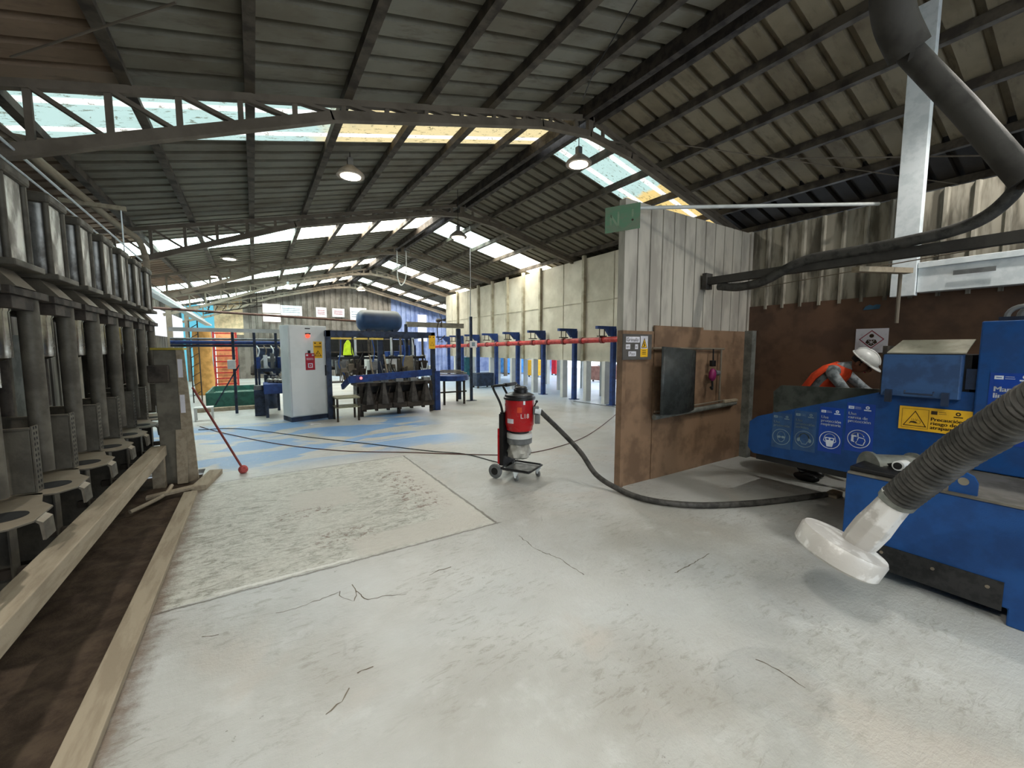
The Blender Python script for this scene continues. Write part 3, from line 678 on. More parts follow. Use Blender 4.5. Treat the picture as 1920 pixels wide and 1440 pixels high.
# hood and lid
MB().box(4.42, 5.3, 0.70, 1.17, 1.2, 1.55).build('hood', m_black, sb)
lid = MB(); lid.prism([(4.33, 0, 1.22), (4.33, 0, 1.55), (4.38, 0, 1.555), (4.44, 0, 1.555), (4.44, 0, 1.22)], (0, 0.44, 0))
for i in range(len(lid.v)): lid.v[i].y += 0.735
lid_o = lid.build('lid', M('faded blue lid', (52, 84, 128), 0.5, 0, (42, 68, 106), 6, 0.3, 150), sb, bevel=0.006)
hd = MB(); hd.tube([(4.30, 0.86, 1.27), (4.28, 0.86, 1.25), (4.28, 1.02, 1.25), (4.30, 1.02, 1.27)], 0.007, 6); hd.build('lid_handle', m_navy, lid_o)
for y in (0.80, 1.12): MB().box(4.30, 4.33, y-0.02, y+0.02, 1.17, 1.27).build('lid_latch', m_navy, lid_o)
MB().prism([(4.34, 0.72, 1.56), (4.34, 1.155, 1.56), (4.60, 1.13, 1.66), (4.60, 0.72, 1.66)], (0, 0, 0.008)).build('hood_top_flap', M('dusty hood top', (150, 146, 130), 0.7), sb)
MB().box(4.40, 5.3, 1.17, 1.20, 1.22, 1.62).build('hood_cheek', m_darksteel, sb)
MB().box(4.40, 4.44, 0.66, 0.72, 1.3, 1.45).build('hood_bracket', m_navy, sb)
# tall body
MB().box(4.37, 5.6, -2.6, 0.665, 0.72, 1.79).build('body', m_blue, sb, bevel=0.01)
MB().box(4.45, 5.5, -2.5, 0.60, 1.79, 1.82).build('body_roof_plate', m_navy, sb)
lb = MB()
for x in (4.46,): lb.tube([(x, 0.58+0.0, 1.82)]+[(x, 0.50-0.07*math.cos(math.pi*i/8), 1.84+0.07*math.sin(math.pi*i/8)) for i in range(9)][::-1]+[(x, 0.57, 1.82)], 0.014, 8)
MB().tube([(4.5, 0.50+0.07*math.cos(math.pi*i/10), 1.82+0.07*math.sin(math.pi*i/10)) for i in range(11)], 0.016, 8).build('lifting_eye', m_grey, sb, smooth=True)
MB().tube([(4.6, 0.42+0.1*math.cos(math.pi*i/10), 1.82+0.09*math.sin(math.pi*i/10)) for i in range(11)], 0.022, 8).build('lifting_eye', m_grey, sb, smooth=True)
def logo(d, ink, x, y, s_, paper):
    d.rect(ink, x, y, x+0.26*s_, y+0.16*s_)
    d.rect(paper, x+0.05*s_, y+0.065*s_, x+0.21*s_, y+0.095*s_, 3)
    d.rect(ink, x+0.30*s_, y+0.11*s_, x+0.56*s_, y+0.125*s_).rect(ink, x+0.30*s_, y+0.03*s_, x+0.58*s_, y+0.045*s_)
    d.disc(ink, x+0.86*s_, y+0.13*s_, 0.09*s_).disc(paper, x+0.86*s_, y+0.13*s_, 0.035*s_, 3).rect(ink, x+0.70*s_, y-0.05*s_, x+1.02*s_, y+0.01*s_)
class Zoomed:
    def __init__(s, d, cx, cy, k): s.d, s.cx, s.cy, s.k = d, cx, cy, k
    def q(s, p): return (s.cx+(p[0]-s.cx)*s.k, s.cy+(p[1]-s.cy)*s.k)
    def line(s, m, pts, w, k=2, close=False): s.d.line(m, [s.q(p) for p in pts], w*s.k, k, close); return s
    def poly(s, m, pts, k=1): s.d.poly(m, [s.q(p) for p in pts], k); return s
    def disc(s, m, x, y, r, k=1, ry=None): a = s.q((x, y)); s.d.disc(m, a[0], a[1], r*s.k, k, (ry or r)*s.k); return s
def st_frame(y0, z0, w, h, ink, base, lines, pic):
    d = Decal((XI-0.001, y0, z0), (0, -1, 0), (0, 0, 1), w, h, 0.0012).sheet(base)
    logo(d, ink, 0.012, h-0.052, 0.118*w/0.15, base)
    for i, t in enumerate(lines): d.text(ink, t, 0.014, h-0.105-0.032*i, 0.036, 2, bold=0.0009, maxw=w-0.03)
    cx, cy, r = w/2, 0.115, 0.080
    d.ring(ink, cx, cy, r, 0.0055)
    pic(Zoomed(d, cx, cy, 1.32), ink, base, cx, cy)
    return d.build('safety_sticker', sb)
PS = 1.3
def arc(cx, cy, rx, ry, a0, a1, n=12): return [(cx+rx*math.cos(R(a0+(a1-a0)*i/n)), cy+ry*math.sin(R(a0+(a1-a0)*i/n))) for i in range(n+1)]
def p_glasses(d, k, b, x, y):
    d.line(k, arc(x, y+0.008, 0.027, 0.034, 0, 180), 0.003).line(k, [(x-0.027, y+0.005), (x-0.022, y-0.018), (x-0.008, y-0.036), (x+0.008, y-0.036), (x+0.022, y-0.018), (x+0.027, y+0.005)], 0.004)
    d.disc(k, x-0.013, y, 0.012, 3, 0.009).disc(k, x+0.013, y, 0.012, 3, 0.009)
def p_ears(d, k, b, x, y):
    d.line(k, arc(x, y+0.008, 0.031, 0.034, -10, 190), 0.0075).disc(k, x-0.036, y-0.008, 0.010, 3, 0.014).disc(k, x+0.036, y-0.008, 0.010, 3, 0.014)
    d.line(k, [(x-0.024, y-0.014), (x-0.012, y-0.036), (x+0.012, y-0.036), (x+0.024, y-0.014)], 0.004)
def p_mask(d, k, b, x, y):
    d.line(k, arc(x, y+0.012, 0.032, 0.032, 0, 180), 0.004).line(k, [(x-0.032, y+0.012), (x-0.036, y-0.006), (x-0.026, y-0.014)], 0.004).line(k, [(x+0.032, y+0.012), (x+0.036, y-0.006), (x+0.026, y-0.014)], 0.004)
    d.poly(k, [(x-0.016, y-0.046), (x+0.016, y-0.046), (x+0.022, y-0.020), (x+0.028, y+0.018), (x-0.028, y+0.018), (x-0.022, y-0.020)])
    d.disc(b, x-0.012, y+0.006, 0.009, 3, 0.006).disc(b, x+0.012, y+0.006, 0.009, 3, 0.006)
def p_shield(d, k, b, x, y):
    d.line(k, arc(x-0.006, y+0.008, 0.034, 0.032, 20, 160), 0.005).poly(k, [(x-0.04, y-0.02), (x-0.022, y-0.026), (x-0.012, y+0.022), (x-0.038, y+0.022)])
    d.poly(b, [(x-0.026, y-0.018), (x-0.008, y-0.018), (x-0.006, y+0.012), (x-0.026, y+0.012)], 3)
    d.line(k, [(x-0.012, y+0.012), (x+0.030, y+0.006), (x+0.034, y-0.01), (x+0.024, y-0.040), (x-0.008, y-0.036), (x-0.014, y-0.028), (x-0.002, y+0.004)], 0.005)
    d.line(k, [(x-0.006, y+0.04), (x-0.004, y+0.012)], 0.006)
for (yl_, yr_, z, h, ink, base, ln, pic, lb_) in (
        (2.01, 1.835, 0.605, 0.355, m_fprint, m_sfade, ['Use', 'protección'], p_glasses, 'most faded blue sticker, goggles symbol'),
        (1.815, 1.63, 0.620, 0.385, m_fprint, m_sfade, ['Use', 'protección', 'auditiva'], p_ears, 'faded blue sticker, ear muffs symbol'),
        (1.61, 1.43, 0.650, 0.415, m_print, m_sblue, ['Use', 'protección', 'respiratoria'], p_mask, 'blue sticker, masked head symbol'),
        (1.41, 1.215, 0.700, 0.425, m_print, m_sblue, ['Use', 'careta de', 'protección'], p_shield, 'brightest blue sticker, face shield symbol')):
    st_frame(yl_, z, yl_-yr_, h, ink, base, ln, pic)['label'] = lb_
# yellow caution sticker
Wy, Hy = 0.40, 0.185
d = Decal((XI-0.008, 1.062, 0.955), (0, -1, 0), (0, 0, 1), Wy, Hy, 0.006).sheet(m_yellow)
d.line(m_ink, [(0.018, 0.018), (0.170, 0.018), (0.170, 0.167), (0.018, 0.167)], 0.002, 2, True)
d.line(m_ink, [(0.030, 0.034), (0.158, 0.034), (0.094, 0.150)], 0.005, 2, True)
d.poly(m_ink, [(0.06, 0.05), (0.075, 0.058), (0.10, 0.054), (0.112, 0.060), (0.09, 0.072), (0.07, 0.069)]).ring(m_ink, 0.113, 0.066, 0.015, 0.002)
for q in range(4): d.line(m_ink, [(0.078+0.008*q, 0.075), (0.075+0.011*q, 0.09)], 0.002)
d.rect(m_ink, 0.182, 0.137, 0.216, 0.165).rect(m_ink, 0.222, 0.157, 0.262, 0.160).rect(m_ink, 0.222, 0.144, 0.265, 0.147)
d.disc(m_ink, 0.325, 0.156, 0.014).disc(m_yellow, 0.325, 0.156, 0.006, 3).rect(m_ink, 0.302, 0.128, 0.350, 0.136)
for i, t in enumerate(['Precaución', 'riesgo de', 'atrapamiento']): d.text(m_ink, t, 0.182, 0.088-0.032*i, 0.038, 2, bold=0.0013, maxw=0.20)
d.build('caution_sticker', sb)['label'] = 'yellow caution sticker with crushed hand triangle'
d = Decal((4.368, 0.60, 0.93), (0, -1, 0), (0, 0, 1), 0.40, 0.50, 0.0012).sheet(m_sblue)
logo(d, m_print, 0.02, 0.455, 0.16, m_sblue)
d.text(m_print, 'Mantenga', 0.02, 0.37, 0.050, 2, bold=0.0016).text(m_print, 'limpio', 0.02, 0.325, 0.050, 2, bold=0.0016).ring(m_print, 0.14, 0.17, 0.12, 0.006)
d.build('notice_sticker', sb)['label'] = 'blue sticker asking to keep the place clean'

# suction arm with ribbed hose and splashed head, hanging in front of the machine
def dpt(px, py, d): return CP+(FW+RT*((px-960)/F_PX)-UP*((py-720)/F_PX))*d
sa = thing('extraction_hose', 'ribbed grey suction hose ending in a white splashed metal head', 'suction hose', dpt(1575, 1040, 2.1))
pA, pB, pC = dpt(1685, 935, 1.92), dpt(1800, 845, 1.62), dpt(1935, 762, 1.32)
hp = smooth_path([pA, pA.lerp(pB, 0.5)+Vector((0, 0, 0.004)), pB, pB.lerp(pC, 0.5), pC, pC+(pC-pB)*1.2, pC+(pC-pB)*2.4+Vector((0, 0, 0.15))], 40)
ds = 0; hpp = [hp[0]]
for q in hp[1:]:
    if (q-hpp[-1]).length > 0.0045: hpp.append(q)
acc = 0; rr = []
for i, q in enumerate(hpp):
    if i: acc += (q-hpp[i-1]).length
    rr.append(0.066+0.0055*math.sin(acc/0.026*2*math.pi))
MB().tube(hpp, rr, 20).build('ribbed_hose', m_hose, sa, smooth=70)
axd = (pA-dpt(1640, 985, 2.02)).normalized()
h0 = dpt(1600, 1028, 2.08)
MB().lathe([(0.060, -0.012), (0.072, -0.01), (0.072, 0.02), (0.066, 0.025)], pA, -axd, 20).build('hose_clamp', m_drum, sa, smooth=True)
MB().tube([pA, pA.lerp(h0, 0.30), pA.lerp(h0, 0.55), pA.lerp(h0, 0.80), h0], [0.062, 0.068, 0.076, 0.074, 0.066], 8).build('nozzle_body', m_headalu, sa, bevel=0.006)
disc_c = dpt(1577, 1024, 2.08)
dn = (dpt(1636, 935, 2.08)-disc_c); dn = (dn.normalized()*0.93+(CP-disc_c).normalized()*0.30).normalized()
MB().lathe([(0.178, -0.07), (0.188, -0.06), (0.190, 0.02), (0.182, 0.034), (0.10, 0.045)], disc_c, dn, 40).build('head_ring', m_headalu, sa, smooth=True)

# ------------------------------------------------------------------ dust extractor L18
va = thing('dust_extractor', 'red industrial dust extractor on a black wheeled trolley', 'vacuum cleaner', (2.72, 4.28, 0))
vx, vy = 2.73, 4.13
yawv = R(-32.4-28)
Mv = Matrix.Translation((vx, vy, 0)) @ Matrix.Rotation(yawv, 4, 'Z')      # local x = right in view, local -y = towards viewer
def V(x, y, z): return Mv @ Vector((x, y, z))
def vb(mb, name, mat, parent=va, **k):
    mb.v = [Mv @ p for p in mb.v]; return mb.build(name, mat, parent, **k)
drum = vb(MB().lathe([(0.150, 0.595), (0.160, 0.60), (0.172, 0.66), (0.180, 0.67), (0.180, 0.995), (0.175, 1.0)], (0, 0, 0), n=40), 'drum', m_red, smooth=True)
vb(MB().lathe([(0.182, 0.975), (0.195, 0.98), (0.195, 1.005), (0.182, 1.01), (0.178, 1.035), (0.13, 1.055), (0.05, 1.075), (0.01, 1.075)], n=40), 'lid', m_black, smooth=True)
mo = vb(MB().lathe([(0.085, 1.06), (0.085, 1.10), (0.075, 1.105), (0.075, 1.12), (0.06, 1.135), (0.01, 1.14)], (0.02, 0, 0), n=24), 'motor_cap', m_black, smooth=True)
vb(MB().tube([(-0.02, 0.03, 1.12), (-0.05, 0.0, 1.145)], 0.028, 12), 'exhaust_port', m_black, smooth=True)
vb(MB().lathe([(0.12, 0.56), (0.12, 0.60)], n=28), 'outlet_neck', m_black)
vb(MB().lathe([(0.148, 0.50), (0.158, 0.505), (0.158, 0.56), (0.15, 0.565)], n=36), 'bag_collar', m_white, smooth=True)
vb(MB().lathe([(0.140, 0.43), (0.156, 0.44), (0.158, 0.50), (0.15, 0.502)], n=36), 'bag_ring', m_grey, smooth=True)
bag = MB().lathe([(0.02, 0.235), (0.08, 0.24), (0.13, 0.27), (0.135, 0.33), (0.115, 0.40), (0.13, 0.44)], n=40)
for p in bag.v: p.x += 0.018*math.sin(9*p.z*4+5*math.atan2(p.y, p.x)); p.y += 0.014*math.cos(7*math.atan2(p.y, p.x)+p.z*30)
vb(bag, 'collection_bag', M('clear dusty bag', (172, 170, 162), 0.35, 0, (150, 147, 138), 10), smooth=True)
vb(MB().box(-0.20, -0.14, -0.16, 0.16, 0.16, 0.80), 'back_frame', m_black)
vb(MB().box(-0.215, -0.195, -0.17, -0.10, 0.18, 0.62), 'red_side_strip', m_red)
tr = MB().box(-0.14, 0.22, -0.19, 0.17, 0.115, 0.125)
vb(tr, 'tray', m_grey)
vb(MB().tube([(-0.15, -0.2, 0.14), (0.22, -0.2, 0.14), (0.235, -0.18, 0.14), (0.235, 0.16, 0.14), (0.2, 0.18, 0.14), (-0.15, 0.18, 0.14)], 0.013, 8), 'tray_rim', m_black, smooth=True)
for s_ in (-1, 1):
    w = vb(MB().lathe([(0.05, -0.022), (0.085, -0.02), (0.092, 0), (0.085, 0.02), (0.05, 0.022)], (-0.235, s_*0.19, 0.092), (0, 1, 0), 28), 'wheel', m_grey, smooth=True)
    vb(MB().lathe([(0.045, -0.026), (0.045, 0.026)], (-0.235, s_*0.19, 0.092), (0, 1, 0), 16), 'wheel_hub', m_black, w)
vb(MB().tube([(-0.235, -0.19, 0.092), (-0.235, 0.19, 0.092)], 0.012, 8), 'axle', m_black)
for x, y in ((0.04, -0.17), (0.2, 0.12)):
    cs = vb(MB().lathe([(0.02, -0.012), (0.038, -0.012), (0.038, 0.012), (0.02, 0.012)], (x, y, 0.038), (0.6, 1, 0), 18), 'caster', m_grey, smooth=True)
    vb(MB().prism([(x-0.03, y-0.02, 0.112), (x+0.03, y-0.02, 0.112), (x+0.012, y-0.02, 0.04), (x-0.012, y-0.02, 0.04)], (0, 0.006, 0)).box(x-0.03, x+0.03, y-0.022, y+0.022, 0.10, 0.114), 'caster_fork', m_galv, cs)
for s_ in (-1, 1):
    vb(MB().tube(smooth_path([(-0.17, s_*0.13, 0.55), (-0.17, s_*0.13, 0.80), (-0.20, s_*0.13, 0.93), (-0.285, s_*0.13, 1.08), (-0.30, s_*0.12, 1.12), (-0.27, s_*0.12, 1.14), (-0.12, s_*0.12, 1.155)], 6), 0.015, 8), 'handle_tube', m_black, smooth=True)
vb(MB().tube([(-0.12, -0.13, 1.155), (-0.12, 0.13, 1.155)], 0.022, 10), 'handle_grip', m_black)
vb(MB().box(-0.19, -0.15, -0.15, 0.15, 0.70, 0.82), 'tilt_bracket', m_black)
for a in (-45, -140, 50): vb(MB().box(-0.012, 0.012, -0.185, -0.165, 0.93, 1.0, Matrix.Rotation(R(a+90), 4, 'Z')), 'lid_clip', m_galv)
M28 = Matrix.Rotation(R(28), 4, 'Z')
def vb28(mb, name, mat, parent=va, **k):
    mb.v = [M28 @ p for p in mb.v]; return vb(mb, name, mat, parent, **k)
# inlet box at right side with hose
vb28(MB().box(0.16, 0.235, -0.11, -0.02, 0.80, 0.90), 'inlet_box', m_grey, bevel=0.01)
vb28(MB().box(0.185, 0.245, -0.12, -0.05, 0.69, 0.80), 'deflector', m_grey, bevel=0.005)
vb28(MB().tube([(0.18, -0.08, 0.90), (0.205, -0.09, 0.955)], 0.008, 8).ell((0.207, -0.09, 0.96), 0.016, 0.016, 0.016), 'lever', m_black)
vb28(MB().tube([(0.19, -0.08, 0.845), (0.26, -0.09, 0.835)], 0.04, 16), 'inlet_pipe', m_galv, smooth=True)
# lettering wrapped on the drum
def wrap(mb, t, mat, a0, z, size, rad=0.1815, maxw=None):
    vs, fs = text_geo(t); mx = max(v.x for v in vs)
    bm = bmesh.new(); vv_ = [bm.verts.new(v) for v in vs]
    for f in fs:
        try: bm.faces.new([vv_[i] for i in f])
        except ValueError: pass
    mb.add([Vector((rad*math.cos(a0+v.x*size/rad), rad*math.sin(a0+v.x*size/rad), z+v.y*size)) for v in vs], fs); bm.free(); return mb
vb(wrap(MB(), 'L18', None, R(-60), 0.765, 0.078), 'lettering', m_white)
vb(MB().add([(0.182*math.cos(R(-48-24+i*3)), 0.182*math.sin(R(-48-24+i*3)), z) for z in (0.835+0.0, 0.90) for i in range(7)], [(i, i+1, 8+i, 7+i) for i in range(6)]), 'red_emblem', M('orange emblem', (206, 70, 34), 0.4))
vb(MB().add([(0.182*math.cos(R(-112-4+i*5)), 0.182*math.sin(R(-112-4+i*5)), z) for z in (0.70, 0.755) for i in range(7)], [(i, i+1, 8+i, 7+i) for i in range(6)]), 'rating_plate', m_paper)
# hose from the extractor across the floor
hs_pts = [Mv @ (M28 @ Vector((0.25, -0.09, 0.84)))]
hs_pts += [at(1058, 815, Y=3.95), at(1090, 850, Y=3.60), at(1118, 890, Z=0.13), at(1160, 917, Z=0.045), at(1215, 937, Z=0.035), at(1300, 947, Z=0.035), at(1400, 944, Z=0.035), at(1480, 936, Z=0.035), at(1548, 927, Z=0.035)]
tag(MB().tube(smooth_path(hs_pts, 12), 0.03, 14).build('vacuum_hose', m_hose, smooth=70), 'dark flexible hose running from the red extractor across the floor', 'hose')
ft = at(1562, 926, Z=0.03)
tag(MB().box(ft.x-0.07, ft.x+0.09, ft.y-0.06, ft.y+0.04, 0.0, 0.06).build('hose_nozzle', m_wood, bevel=0.01), 'beige floor nozzle at the end of the vacuum hose by the blue machine', 'nozzle')
# floor cables
def floor_cable(px, label, mat, r=0.007):
    P_ = smooth_path([at(x, y, Z=r) for x, y in px], 8)
    tag(MB().tube(P_, r, 6).build('power_cable', mat, smooth=True), label, 'cable', 'cables across the floor')
m_cab = M('red brown cable', (96, 52, 46), 0.6)
floor_cable([(372, 806), (450, 804), (600, 822), (700, 833), (800, 845), (870, 851), (922, 864), (938, 868)], 'dark cable from the grey stand to the extractor, upper start', m_black)
floor_cable([(375, 800), (420, 812), (520, 832), (640, 845), (760, 848), (850, 851), (925, 853), (948, 852)], 'reddish cable on the blue paint ending at the extractor back', m_cab)
floor_cable([(990, 850), (1030, 842), (1070, 830), (1100, 817), (1130, 797), (1157, 775)], 'thin reddish cable curving from the extractor to behind the partition', m_cab, 0.006)
floor_cable([(1075, 752), (1110, 757), (1160, 764), (1230, 775)], 'dark cable lying below the oven posts beside the partition', m_black)

# ------------------------------------------------------------------ press row
m_hole = M('dark void', (14, 13, 12), 0.9)
def press():
    t = thing('press_station', 'x', 'press station', (-1.2, 3.74, -0.05), 'press stations standing in a row')
    y = 3.74; X = -1.2      # (X,y) = near front corner
    w = 0.30
    def up(z): return 1.6+(z-1.6)*0.8
    # channel bracket: web facing the viewer, perforated flange on the aisle side
    MB().box(X-0.36, X-0.015, y, y+0.008, up(0.46), up(0.975)).box(X-0.37, X-0.01, y-0.012, y+0.02, up(0.96), up(0.98)).build('bracket_web', m_press, t, bevel=0.003)
    fl_ = MB(); z0, z1 = up(0.44), up(0.985)
    fl_.box(X-0.012, X-0.004, y, y+0.09, z0, z1); f = fl_.build('perforated_flange', m_press, t)
    hb_ = MB(); k = 0
    while z0+0.03+k*0.035 < z1-0.02:
        for q in (0.028, 0.062): hb_.add([(X-0.0035, y+q-0.009, z0+0.03+k*0.035), (X-0.0035, y+q+0.009, z0+0.03+k*0.035), (X-0.0035, y+q+0.009, z0+0.048+k*0.035), (X-0.0035, y+q-0.009, z0+0.048+k*0.035)], [(0, 1, 2, 3)])
        k += 1
    hb_.build('holes', m_hole, f)
    # tray plate with round opening
    tz = 0.67; ty = y
    pr2 = [(-0.30, -0.005), (-0.30, -0.60), (0.06, -0.69), (0.10, -0.685), (0.165, -0.60), (0.16, -0.34), (0.08, -0.22), (0.02, -0.005)]
    MB().prism([(X+x, y+yy, tz) for x, yy in pr2], (0, 0, 0.012)).build('tray', m_press, t, bevel=0.003)
    MB().lathe([(0.095, 0), (0.095, 0.0012)], (X+0.005, y-0.46, tz+0.0125), n=28).build('tray_opening', m_hole, t)
    MB().prism([(X+0.155, y-0.58, tz+0.012), (X+0.19, y-0.58, tz-0.012), (X+0.195, y-0.58, tz-0.11), (X+0.182, y-0.58, tz-0.11), (X+0.175, y-0.58, tz-0.02), (X+0.155, y-0.58, tz)], (0, 0.13, 0)).build('tray_lip', m_press, t)
    MB().box(X-0.03, X-0.022, y-0.34, y-0.26, 0.10, tz).box(X-0.30, X-0.022, y-0.26, y-0.252, 0.12, tz).build('tray_support', m_press, t)
    MB().box(X-0.5, X-0.02, y-0.3, y+0.3, -0.06, 0.12).build('foot_block', m_darksteel, t, bevel=0.01)
    MB().box(X-0.1, X+0.13, y-0.30, y-0.26, 0.27, 0.325).build('beam_bracket', m_darksteel, t)
    # round column and ram
    MB().cyl((X-0.06, y+0.30, up(0.55)), (X-0.06, y+0.30, up(2.03)), 0.052, n=20).build('round_column', m_press, t, smooth=True)
    MB().cyl((X-0.42, y+0.30, up(0.2)), (X-0.42, y+0.30, up(2.03)), 0.05, n=16).build('round_column', m_press, t, smooth=True)
    cy = MB().lathe([(0.03, 0), (0.075, 0.02), (0.078, 0.05), (0.078, 0.30), (0.085, 0.31), (0.085, 0.34)], (X-0.13, y+0.02, up(1.50)), n=24)
    cy.build('polished_cylinder', m_chrome, t, smooth=True)
    MB().cyl((X-0.13, y+0.02, up(1.30)), (X-0.13, y+0.02, up(1.52)), 0.018).build('ram_rod', m_chrome, t, smooth=True)
    MB().cyl((X-0.31, y-0.02, up(1.0)), (X-0.31, y-0.02, up(1.95)), 0.035, n=12).build('hydraulic_line', m_darksteel, t, smooth=True)
    MB().box(X-0.45, X+0.02, y-0.16, y+0.38, up(2.0), up(2.06)).box(X-0.30, X-0.0, y-0.09, y+0.2, up(1.90), up(2.0)).build('shelf_plate', m_darksteel, t, bevel=0.004)
    # sloped gusset plate
    MB().prism([(X-0.30, y-0.10, up(2.06)), (X+0.03, y-0.10, up(2.06)), (X-0.10, y-0.02, up(2.24)), (X-0.34, y-0.02, up(2.24))], (0, 0.26, 0)).build('gusset', m_press, t)
    # upper square air cylinder
    bx0, bx1, by0, by1 = X-0.29, X-0.02, y-0.02, y+0.27
    MB().box(X-0.35, X+0.03, y-0.08, y+0.33, up(2.22), up(2.27)).build('base_flange', m_press, t, bevel=0.006)
    br = MB(); cx, cyy = (bx0+bx1)/2, (by0+by1)/2
    for k in range(2):
        pass
    prof = []
    for a in range(40):
        an = 2*math.pi*a/40; ca_, sa_ = math.cos(an), math.sin(an); r = 0.142/((abs(ca_)**5+abs(sa_)**5)**0.2); prof.append((cx+r*ca_, cyy+r*sa_))
    br.prism([(x, yy, up(2.27)) for x, yy in prof], (0, 0, up(2.90)-up(2.27))).build('barrel', m_barrel, t, smooth=35)
    for x in (bx0, bx1):
        for yy in (by0, by1): MB().cyl((x, yy, up(2.25)), (x, yy, up(2.94)), 0.017, n=10).build('tie_rod', m_press, t, smooth=True)
    cp = MB(); cp.box(bx0-0.03, bx1+0.03, by0-0.03, by1+0.03, up(2.90), up(2.99)); cp.build('cap', m_press, t, bevel=0.02)
    MB().cyl((cx+0.08, cyy, up(2.99)), (cx+0.08, cyy, up(3.03)), 0.022).build('port_fitting', m_chrome, t)
    return t
p0 = press()
pos_w = ['nearest the camera, cut by the photo edge', 'second from the camera', 'third from the camera', 'fourth from the camera', 'fifth from the camera', 'sixth from the camera', 'seventh from the camera', 'last in the row beside the grey control stand']
for k in range(-1, 7):
    o = p0 if k == -1 else copy_tree(p0)
    o.location = (-1.2, 3.74+0.632*k, -0.05)
    o['label'] = 'dusty press station with square air cylinder, ' + pos_w[k+1]
tag(MB().box(-1.95, -1.70, 2.3, 8.2, 1.9, 2.35).build('machine_beam', m_darksteel, bevel=0.01), 'dark steel beam behind the row of press stations', 'machine beam')
tag(MB().box(-2.0, -1.75, 2.3, 8.2, -0.05, 0.9).build('machine_bed', m_darksteel, bevel=0.01), 'low dark machine bed behind the press columns', 'machine bed')
pn = thing('side_panel', 'pale cabinet panel glimpsed behind the press columns', 'panel', (-2.35, 6.0, 0))
MB().box(-2.4, -2.3, 4.6, 7.6, 0.0, 1.75).build('panel', M('pale panel', (120, 122, 116), 0.6), pn)
hh = MB()
for yy in (4.9, 5.2, 5.5, 5.8, 6.1, 6.4):
    for z in (1.45, 1.6): hh.box(-2.299, -2.297, yy, yy+0.06, z, z+0.07)
hh.build('slots', m_hole, pn)
# pipe run above the presses
pp = thing('overhead_pipes', 'pale pipe run curving down along the eaves above the presses', 'pipes', (-1.7, 6, 3.3))
MB().tube(smooth_path([(-1.75, 3.0, 3.45), (-1.72, 6.0, 3.45), (-1.62, 8.3, 3.42), (-1.5, 8.9, 3.35), (-1.45, 9.1, 3.1), (-1.45, 9.1, 2.8)], 8), 0.045, 12).build('main_pipe', m_wood, pp, smooth=True)
MB().tube([(-1.62, 3.0, 3.3), (-1.55, 9.4, 3.1)], 0.012, 6).build('thin_pipe', m_galv, pp)
MB().tube([(-1.66, 3.0, 3.2), (-1.60, 9.4, 3.0)], 0.010, 6).build('thin_pipe', m_galv, pp)
for yy in (5.3, 7.2): MB().bar((-1.9, yy, 3.38), (-1.3, yy, 3.38), 0.05, 0.05).build('hanger', m_wood, pp)
MB().tube([(-1.35, 7.2, 3.38), (-1.35, 7.2, 2.7)], 0.008, 6).build('drop_rod', m_galv, pp)
tag(MB().box(-2.85, -2.05, -2, 9.5, 2.9, 3.3).build('eaves_duct', m_darksteel), 'dark duct box along the eaves behind the press cylinders', 'duct')
tr_ = thing('cable_tray', 'pale perforated cable tray sloping along the far eaves', 'cable tray', (-1.6, 13, 2.6))
MB().bar((-1.75, 9.8, 2.75), (-1.2, 16.5, 2.35), 0.16, 0.05).build('tray', m_galv, tr_)
MB().bar((-1.95, 9.8, 3.0), (-1.4, 17.5, 2.55), 0.08, 0.04).build('rail', m_galv, tr_)

# timber beam, plank, offcuts, grey stand
tag(MB().box(-1.075, -0.935, -1.5, 6.22, 0.33, 0.45).build('timber_beam', m_wood, bevel=0.006), 'long dusty timber beam in front of the press trays', 'timber beam')
for yy in (6.08,):
    tag(MB().box(-1.06, -0.95, yy, yy+0.12, -0.06, 0.328).build('timber_block', m_wood), 'short timber block holding up the far end of the long beam', 'timber block')
tag(MB().box(-0.72, -0.60, -1.5, 5.56, -0.02, 0.035).build('timber_plank', m_wood, bevel=0.004), 'long timber plank edging the trench beside the rough slab', 'plank')
q1 = MB().bar((-0.60, 5.65, 0.03), (-0.48, 6.30, 0.03), 0.14, 0.06); tag(q1.build('timber_offcut', m_wood, bevel=0.005), 'short thick timber offcut at the end of the trench plank', 'timber offcut')
q1 = MB().bar((-1.05, 5.66, 0.0), (-0.60, 5.70, 0.045), 0.10, 0.03); tag(q1.build('timber_offcut', m_wood, bevel=0.004), 'flat thin board lying across the trench end', 'timber offcut')
q1 = MB().tube(smooth_path([(-1.12, 5.35, -0.03), (-0.95, 5.55, 0.0), (-0.88, 5.7, 0.02), (-0.86, 5.85, 0.05)], 6), 0.02, 8); tag(q1.build('bent_pipe', m_wood, smooth=True), 'bent dusty pipe end lying at the foot of the stand', 'pipe')
st = thing('control_stand', 'tall dusty grey steel stand with a yellow top edge beside the presses', 'stand', (-0.85, 6.3, 0))
MB().box(-1.0, -0.79, 6.26, 6.6, -0.05, 1.58).build('cabinet_body', M('dusty grey paint', (104, 98, 84), 0.5, 0.1, (80, 75, 64), 3), st, bevel=0.006)
MB().box(-1.02, -0.72, 6.24, 6.62, 1.58, 1.605).build('yellow_edge', M('dull yellow paint', (170, 150, 44), 0.6), st)
MB().prism([(-0.79, 6.25, -0.05), (-0.655, 6.25, -0.02), (-0.715, 6.25, 1.58), (-0.79, 6.25, 1.58)][::-1], (0, 0.05, 0)).build('side_flange', m_wood, st)
for z in (1.25, 0.82): MB().box(-0.78, -0.735, 6.243, 6.25, z, z+0.22).build('paper_tag', m_paper, st)
MB().box(-1.05, -0.86, 6.17, 6.26, 1.2, 1.4).build('junction_box', m_darksteel, st, bevel=0.01)
